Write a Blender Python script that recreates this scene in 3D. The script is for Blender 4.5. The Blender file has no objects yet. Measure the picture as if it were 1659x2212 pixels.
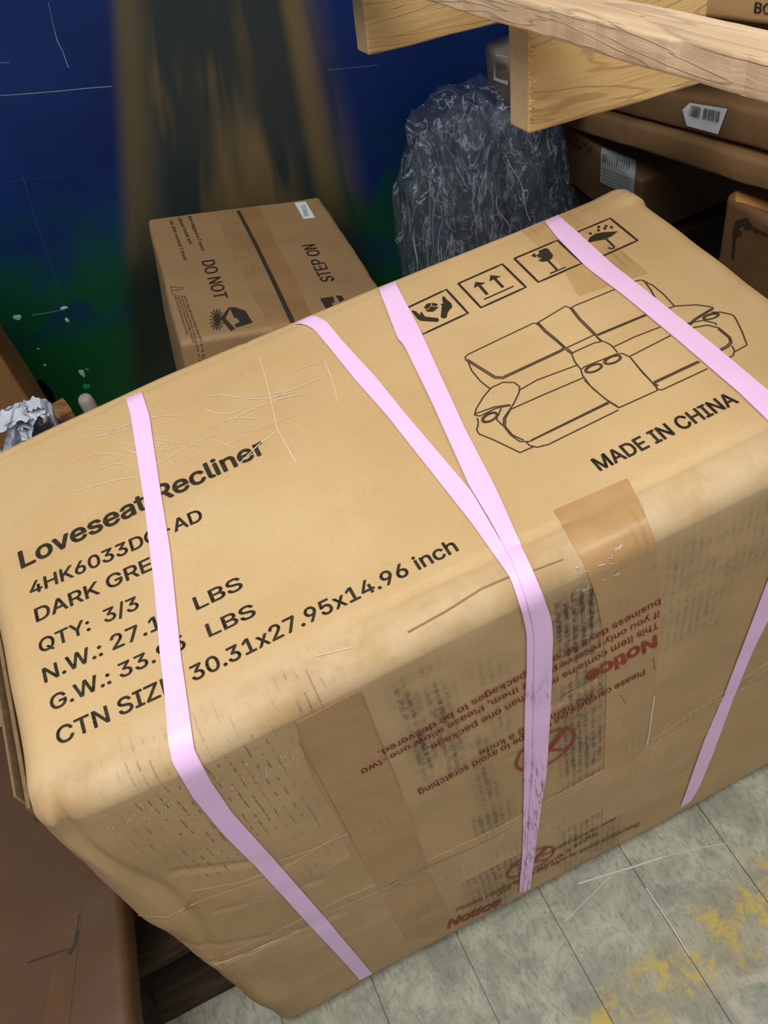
import bpy, bmesh, math, random
from mathutils import Vector, Matrix, noise
from mathutils.bvhtree import BVHTree
from mathutils.geometry import tessellate_polygon
random.seed(4)
SC = bpy.context.scene
COL = SC.collection
# ------------------------------------------------------------------ camera
R = [[0.89896553, -0.4030983869, -0.1713911474],
     [-0.41547775, -0.6608187694, -0.6250543891],
     [0.1387055060, 0.6331115562, -0.7615327211]]
F = 1977.55
CAM = Vector((0, 0, 1.323))
cam = bpy.data.cameras.new('camera')
cam.sensor_fit = 'HORIZONTAL'; cam.sensor_width = 36; cam.lens = F / 1659 * 36
cam.clip_start = .02
co = bpy.data.objects.new('camera', cam); COL.objects.link(co)
M = Matrix([[R[0][i], -R[1][i], -R[2][i]] for i in range(3)]).to_4x4()
M.translation = CAM
co.matrix_world = M
SC.camera = co
# ------------------------------------------------------------------ light
SC.view_settings.view_transform = 'Standard'; SC.view_settings.look = 'None'
SC.view_settings.exposure = 0; SC.view_settings.gamma = 1
w = bpy.data.worlds.new('world'); SC.world = w; w.use_nodes = True
w.node_tree.nodes['Background'].inputs[0].default_value = (.80, .88, 1, 1)
w.node_tree.nodes['Background'].inputs[1].default_value = .28
def area(name, loc, size, sizey, power, target, col=(1, .97, .92)):
    l = bpy.data.lights.new(name, 'AREA'); l.shape = 'RECTANGLE'; l.size = size; l.size_y = sizey
    l.energy = power; l.color = col
    o = bpy.data.objects.new(name, l); COL.objects.link(o); o.location = loc
    o.rotation_euler = (Vector(target) - Vector(loc)).to_track_quat('-Z', 'Y').to_euler()
    return o
area('ceiling_tube_light', (-.25, .0, 2.9), 1.7, 1.0, 50, (.15, .45, .5))
area('ceiling_tube_light', (1.2, -1.1, 2.9), 1.2, .4, 14, (.4, .3, .2))
# ------------------------------------------------------------------ helpers
def ray(px):
    u, v = (px[0] - 829.5) / F, (px[1] - 1106) / F
    return Vector([R[0][i] * u + R[1][i] * v + R[2][i] for i in range(3)])
def on_plane(px, p0, n):
    d = ray(px); return CAM + d * ((Vector(p0) - CAM).dot(n) / d.dot(n))
def onz(px, z): return on_plane(px, (0, 0, z), Vector((0, 0, 1)))
def lin(r, g, b):
    f = lambda c: (c / 255 / 12.92) if c <= 10 else ((c / 255 + .055) / 1.055) ** 2.4
    return (f(r), f(g), f(b), 1)
def setp(o, label=None, cat=None, group=None, kind=None):
    for k, v in (('label', label), ('category', cat), ('group', group), ('kind', kind)):
        if v: o[k] = v
    return o
def link(name, me, mats, parent=None, smooth=False):
    o = bpy.data.objects.new(name, me); COL.objects.link(o)
    for m in (mats if isinstance(mats, (list, tuple)) else [mats]): me.materials.append(m)
    if smooth:
        me.shade_smooth(); 
        if 'sheet' in me.name: me.set_sharp_from_angle(angle=.8)
    if parent:
        o.parent = parent
        o.matrix_parent_inverse = parent.matrix_world.inverted() if parent.get('_w') is None else Matrix()
    return o
def mesh(name, vs, fs):
    me = bpy.data.meshes.new(name); me.from_pydata([tuple(v) for v in vs], [], fs); me.update(); return me
def empty(name, loc=(0, 0, 0)):
    o = bpy.data.objects.new(name, None); COL.objects.link(o); o.location = loc; o.empty_display_size = .05
    bpy.context.view_layer.update()
    return o
def basis(o, ex, ey, ez):
    m = Matrix([ex, ey, ez]).transposed().to_4x4(); m.translation = Vector(o); return m
# ------------------------------------------------------------------ material tools
class NT:
    def __init__(s, name, rough=.6, spec=.4):
        s.m = bpy.data.materials.new(name); s.m.use_nodes = True; s.t = s.m.node_tree
        s.b = s.t.nodes['Principled BSDF']; s.set('Roughness', rough); s.set('Specular IOR Level', spec)
        s.tc = s.t.nodes.new('ShaderNodeTexCoord')
    def n(s, typ, **k):
        x = s.t.nodes.new('ShaderNode' + typ)
        for a, v in k.items(): setattr(x, a, v)
        return x
    def put(s, inp, v):
        if v is None: return
        if isinstance(v, bpy.types.NodeSocket): s.t.links.new(v, inp)
        else: inp.default_value = v
    def set(s, name, v): s.put(s.b.inputs[name], v)
    def math(s, op, a, b=None, c=None):
        x = s.n('Math', operation=op)
        s.put(x.inputs[0], a); s.put(x.inputs[1], b); s.put(x.inputs[2], c); return x.outputs[0]
    def obj(s, scale=(1, 1, 1), rot=(0, 0, 0), loc=(0, 0, 0)):
        x = s.n('Mapping'); s.t.links.new(s.tc.outputs['Object'], x.inputs[0])
        x.inputs[1].default_value = loc; x.inputs[2].default_value = rot; x.inputs[3].default_value = scale
        return x.outputs[0]
    def noise(s, scale=5, detail=4, rough=.55, vec=None, dist=0):
        x = s.n('TexNoise'); s.put(x.inputs['Vector'], vec or s.tc.outputs['Object'])
        x.inputs['Scale'].default_value = scale; x.inputs['Detail'].default_value = detail
        x.inputs['Roughness'].default_value = rough; x.inputs['Distortion'].default_value = dist
        return x.outputs['Fac']
    def step(s, v, a, b):   # smooth 0..1 between a and b
        x = s.n('MapRange', interpolation_type='SMOOTHSTEP'); s.put(x.inputs[0], v)
        x.inputs[1].default_value = a; x.inputs[2].default_value = b; return x.outputs[0]
    def mix(s, f, a, b, mode='MIX'):
        x = s.n('Mix', data_type='RGBA', blend_type=mode); s.put(x.inputs[0], f)
        s.put(x.inputs[6], a); s.put(x.inputs[7], b); return x.outputs[2]
    def xyz(s):
        x = s.n('SeparateXYZ'); s.t.links.new(s.tc.outputs['Object'], x.inputs[0]); return x.outputs
    def bump(s, h, strength=.3, dist=.002):
        x = s.n('Bump'); x.inputs['Strength'].default_value = strength; x.inputs['Distance'].default_value = dist
        s.put(x.inputs['Height'], h); s.t.links.new(x.outputs[0], s.b.inputs['Normal'])
    def rect(s, X, Z, x0, x1, z0, z1, sx=.01, sz=.01):
        a = s.math('MULTIPLY', s.step(X, x0 - sx, x0 + sx), s.step(X, x1 + sx, x1 - sx))
        b = s.math('MULTIPLY', s.step(Z, z0 - sz, z0 + sz), s.step(Z, z1 + sz, z1 - sz))
        return s.math('MULTIPLY', a, b)
def plain(name, c, rough=.6, spec=.3, var=.08, scale=30, metallic=0):
    n = NT(name, rough, spec); f = n.noise(scale)
    d = tuple(x * (1 - var * 2) for x in c[:3]) + (1,)
    n.set('Base Color', n.mix(f, d, c)); n.set('Metallic', metallic); return n.m
def cardboard(name, c, dirt=.3, flute=(1, 0, 0), rough=.62, dark=None):
    n = NT(name, rough, .35)
    fine = n.noise(260, 3, .7); big = n.noise(5, 5, .6)
    col = n.mix(n.step(big, .3, .75), tuple(x * .86 for x in c[:3]) + (1,), c)
    col = n.mix(n.math('MULTIPLY', n.step(fine, .45, .75), .22), col, tuple(x * .7 for x in c[:3]) + (1,))
    dd = dark or (c[0] * .35, c[1] * .33, c[2] * .33, 1)
    col = n.mix(n.math('MULTIPLY', n.step(n.noise(9, 8, .7), .52, .78), dirt), col, dd)
    n.set('Base Color', col)
    n.bump(n.math('ADD', n.noise(14, 4), n.math('MULTIPLY', fine, .12)), .35, .004)
    return n.m
def wood(name, c1, c2, axis=0, scale=9, rough=.7, knots=True):
    n = NT(name, rough, .25)
    sc = [60, 60, 60]; sc[axis] = 3.2
    v = n.obj(tuple(sc)); g = n.noise(1, 5, .65, v, .6)
    v2 = n.obj(tuple((.22 * s_ if i != axis else s_ * .5) for i, s_ in enumerate(sc)))
    g2 = n.noise(1.2, 3, .5, v2, 1.2)
    col = n.mix(n.step(g, .3, .7), c1, c2)
    bands = n.step(n.math('PINGPONG', n.math('MULTIPLY', g2, 9), .5), .36, .5)
    col = n.mix(n.math('MULTIPLY', bands, .5), col, tuple(x * .55 for x in c2[:3]) + (1,))
    if knots:
        k = n.n('TexVoronoi'); n.put(k.inputs['Vector'], n.obj((1, 1, 1))); k.inputs['Scale'].default_value = 26
        col = n.mix(n.math('MULTIPLY', n.step(k.outputs['Distance'], .10, .05), .5), col, tuple(x * .3 for x in c2[:3]) + (1,))
    n.set('Base Color', col)
    n.bump(n.math('ADD', g, n.math('MULTIPLY', bands, .2)), .6, .003)
    return n.m
INK = plain('black_print_ink', lin(64, 55, 42), .6, .3, .25, 200)
INK_THIN = plain('faded_black_ink', lin(84, 68, 48), .6, .3, .2, 200)
RED = plain('red_print_ink', lin(176, 74, 58), .6, .3, .2, 150)
RED_FAINT = plain('worn_red_print_ink', lin(172, 88, 66), .6, .3, .25, 150)
# ------------------------------------------------------------------ soft box
def soft_box(dims, r, res, disp=None, boxmap=None):
    """boxmap: local->world matrix ; disp(p, dims)->p local.  Returns a mesh in local coordinates."""
    W, D, H = dims
    def axis(L):
        n = max(2, int(L / res)); a = [L * i / n for i in range(n + 1)]
        return sorted(set([round(x, 6) for x in a] + [r * .35, r * .7, r, L - r, L - r * .7, L - r * .35]))
    A = [axis(W), axis(D), axis(H)]; ids = {}; vs = []; fs = []
    def vid(i, j, k):
        key = (i, j, k)
        if key in ids: return ids[key]
        p = Vector((A[0][i], A[1][j], A[2][k]))
        q = Vector((min(max(p[0], r), W - r), min(max(p[1], r), D - r), min(max(p[2], r), H - r)))
        v = p - q
        if v.length > 1e-9:
            m = max(abs(v[0]), abs(v[1]), abs(v[2])); v = v.normalized() * m; p = q + v
        if disp: p = disp(p, dims)
        ids[key] = len(vs); vs.append(p); return ids[key]
    N = [len(a) - 1 for a in A]
    for a, b, c in ((0, 1, 2), (1, 2, 0), (2, 0, 1)):
        for side in (0, N[c]):
            for i in range(N[a]):
                for j in range(N[b]):
                    q = []
                    for di, dj in ((0, 0), (1, 0), (1, 1), (0, 1)):
                        k = [0, 0, 0]; k[a] = i + di; k[b] = j + dj; k[c] = side; q.append(vid(*k))
                    if side == 0: q.reverse()
                    fs.append(q)
    return mesh('soft_box', vs, fs)
def crush(amp=.004, bulge=.008, seed=0):
    def f(p, d):
        u, v, w_ = p[0] / d[0], p[1] / d[1], p[2] / d[2]
        s = lambda a: math.sin(math.pi * min(max(a, 0), 1))
        q = p.copy()
        q[0] += (u - .5) * 2 * bulge * s(v) * s(w_); q[1] += (v - .5) * 2 * bulge * s(u) * s(w_); q[2] += (w_ - .5) * 2 * bulge * s(u) * s(v) * (.4 if w_ > .5 else 0)
        nv = noise.noise_vector(p * 7 + Vector((seed * 3.1, 0, 0))) * amp + noise.noise_vector(p * 22 + Vector((0, seed * 2.3, 0))) * amp * .35
        if w_ < .1: nv[2] = 0
        return q + nv
    return f
class Carton:
    """A carton: Empty at its base with the shell as a part, and draping of tape / print / straps on the real surface."""
    def __init__(s, name, label, dims, r, res, mat, matrix, disp=None, group=None, cat='box'):
        s.root = empty(name); s.root.matrix_world = matrix; bpy.context.view_layer.update()
        setp(s.root, label, cat, group)
        me = soft_box(dims, r, res, disp)
        s.mat = matrix; s.inv = matrix.inverted()
        s.shell = link('shell', me, mat, smooth=True); s.shell.parent = s.root
        s.bvh = BVHTree.FromPolygons([matrix @ v.co for v in me.vertices], [tuple(p.vertices) for p in me.polygons])
    def add(s, name, me, mat, smooth=False):   # mesh in world coordinates -> local child
        me.transform(s.inv); o = link(name, me, mat, smooth=smooth); o.parent = s.root; return o
    def hit(s, px):
        d = ray(px).normalized(); h = s.bvh.ray_cast(CAM, d)
        if h[0] is None: return None
        n = h[1] if h[1].dot(d) < 0 else -h[1]
        return h[0], n
    def drop(s, p, n, off):   # project a point of an ideal face onto the surface along the face normal
        h = s.bvh.ray_cast(p + n * .08, -n)
        if h[0] is None: return p + n * off
        return h[0] + n * off
    def poly(s, pts2, off=.0005):   # pixel polygon -> flat print faces on the surface
        P = [s.hit(q) for q in pts2]
        if any(h is None for h in P): return [], []
        v = [h[0] + h[1] * off for h in P]
        return v, [tuple(t) for t in tessellate_polygon([[Vector((q[0], q[1], 0)) for q in pts2]])]
    def line(s, pts2, wd, off=.0005, closed=False, seg=14):
        pts = list(pts2) + ([pts2[0]] if closed else [])
        P = []
        for a, b in zip(pts[:-1], pts[1:]):
            L = math.hypot(b[0] - a[0], b[1] - a[1]); n = max(1, int(L / seg))
            for i in range(n): P.append((a[0] + (b[0] - a[0]) * i / n, a[1] + (b[1] - a[1]) * i / n))
        P.append(pts[-1])
        H = [s.hit(q) for q in P]; H = [h for h in H if h]
        vs, fs = [], []
        for i, (p, n) in enumerate(H):
            t = (H[min(i + 1, len(H) - 1)][0] - H[max(i - 1, 0)][0])
            if t.length < 1e-7: t = Vector((1, 0, 0))
            sd = t.normalized().cross(n) * wd / 2
            vs += [p + n * off - sd, p + n * off + sd]
            if i: k = 2 * i; fs.append((k - 2, k - 1, k + 1, k))
        return vs, fs
    def sheet(s, name, A, B, mat, off=.0006, thick=.0004, N=60, K=4, pre=None, post=None, smooth=True, wob=0):
        """band between two pixel polylines A (one edge) and B (other edge), laid on the surface"""
        def rs(P, n):
            L = [0]
            for a, b in zip(P[:-1], P[1:]): L.append(L[-1] + math.hypot(b[0] - a[0], b[1] - a[1]))
            out = []
            for i in range(n):
                t = L[-1] * i / (n - 1); k = 0
                while k < len(P) - 2 and L[k + 1] < t: k += 1
                f = (t - L[k]) / max(1e-9, L[k + 1] - L[k]); out.append((P[k][0] + (P[k + 1][0] - P[k][0]) * f, P[k][1] + (P[k + 1][1] - P[k][1]) * f))
            return out
        a, b = rs(A, N), rs(B, N); rows = []
        for p, q in zip(a, b):
            row = [s.hit((p[0] + (q[0] - p[0]) * k / K, p[1] + (q[1] - p[1]) * k / K)) for k in range(K + 1)]
            if all(row): rows.append([(h[0] + h[1] * off, h[1]) for h in row])
        if pre:
            f = rows[0]
            for dv in pre: rows.insert(0, [(p + Vector(dv), Vector((0, 1, 0))) for p, n in f])
        if post:
            f = rows[-1]
            for dv in post: rows.append([(p + Vector(dv), n) for p, n in f])
        return s.add(name, slab(rows, thick), mat, smooth)
def slab(rows, thick):
    vs, fs = [], []; m = len(rows[0]); n = len(rows)
    for r_ in rows: vs += [p for p, _ in r_]
    o = len(vs)
    for r_ in rows: vs += [p - nn * thick for p, nn in r_]
    I = lambda i, j: i * m + j
    for i in range(n - 1):
        for j in range(m - 1):
            fs.append((I(i, j), I(i, j + 1), I(i + 1, j + 1), I(i + 1, j)))
            fs.append((o + I(i, j), o + I(i + 1, j), o + I(i + 1, j + 1), o + I(i, j + 1)))
    for i in range(n - 1):
        for j in (0, m - 1): fs.append((I(i, j), I(i + 1, j), o + I(i + 1, j), o + I(i, j)))
    for j in range(m - 1):
        for i in (0, n - 1): fs.append((I(i, j), I(i, j + 1), o + I(i, j + 1), o + I(i, j)))
    me = mesh('sheet', vs, fs)
    bm = bmesh.new(); bm.from_mesh(me); bmesh.ops.recalc_face_normals(bm, faces=bm.faces); bm.to_mesh(me); bm.free()
    me.set_sharp_from_angle(angle=.8)
    return me
def merge(name, parts):
    vs, fs = [], []
    for v, f in parts:
        o = len(vs); vs += v; fs += [tuple(i + o for i in q) for q in f]
    return mesh(name, vs, fs)
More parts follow.
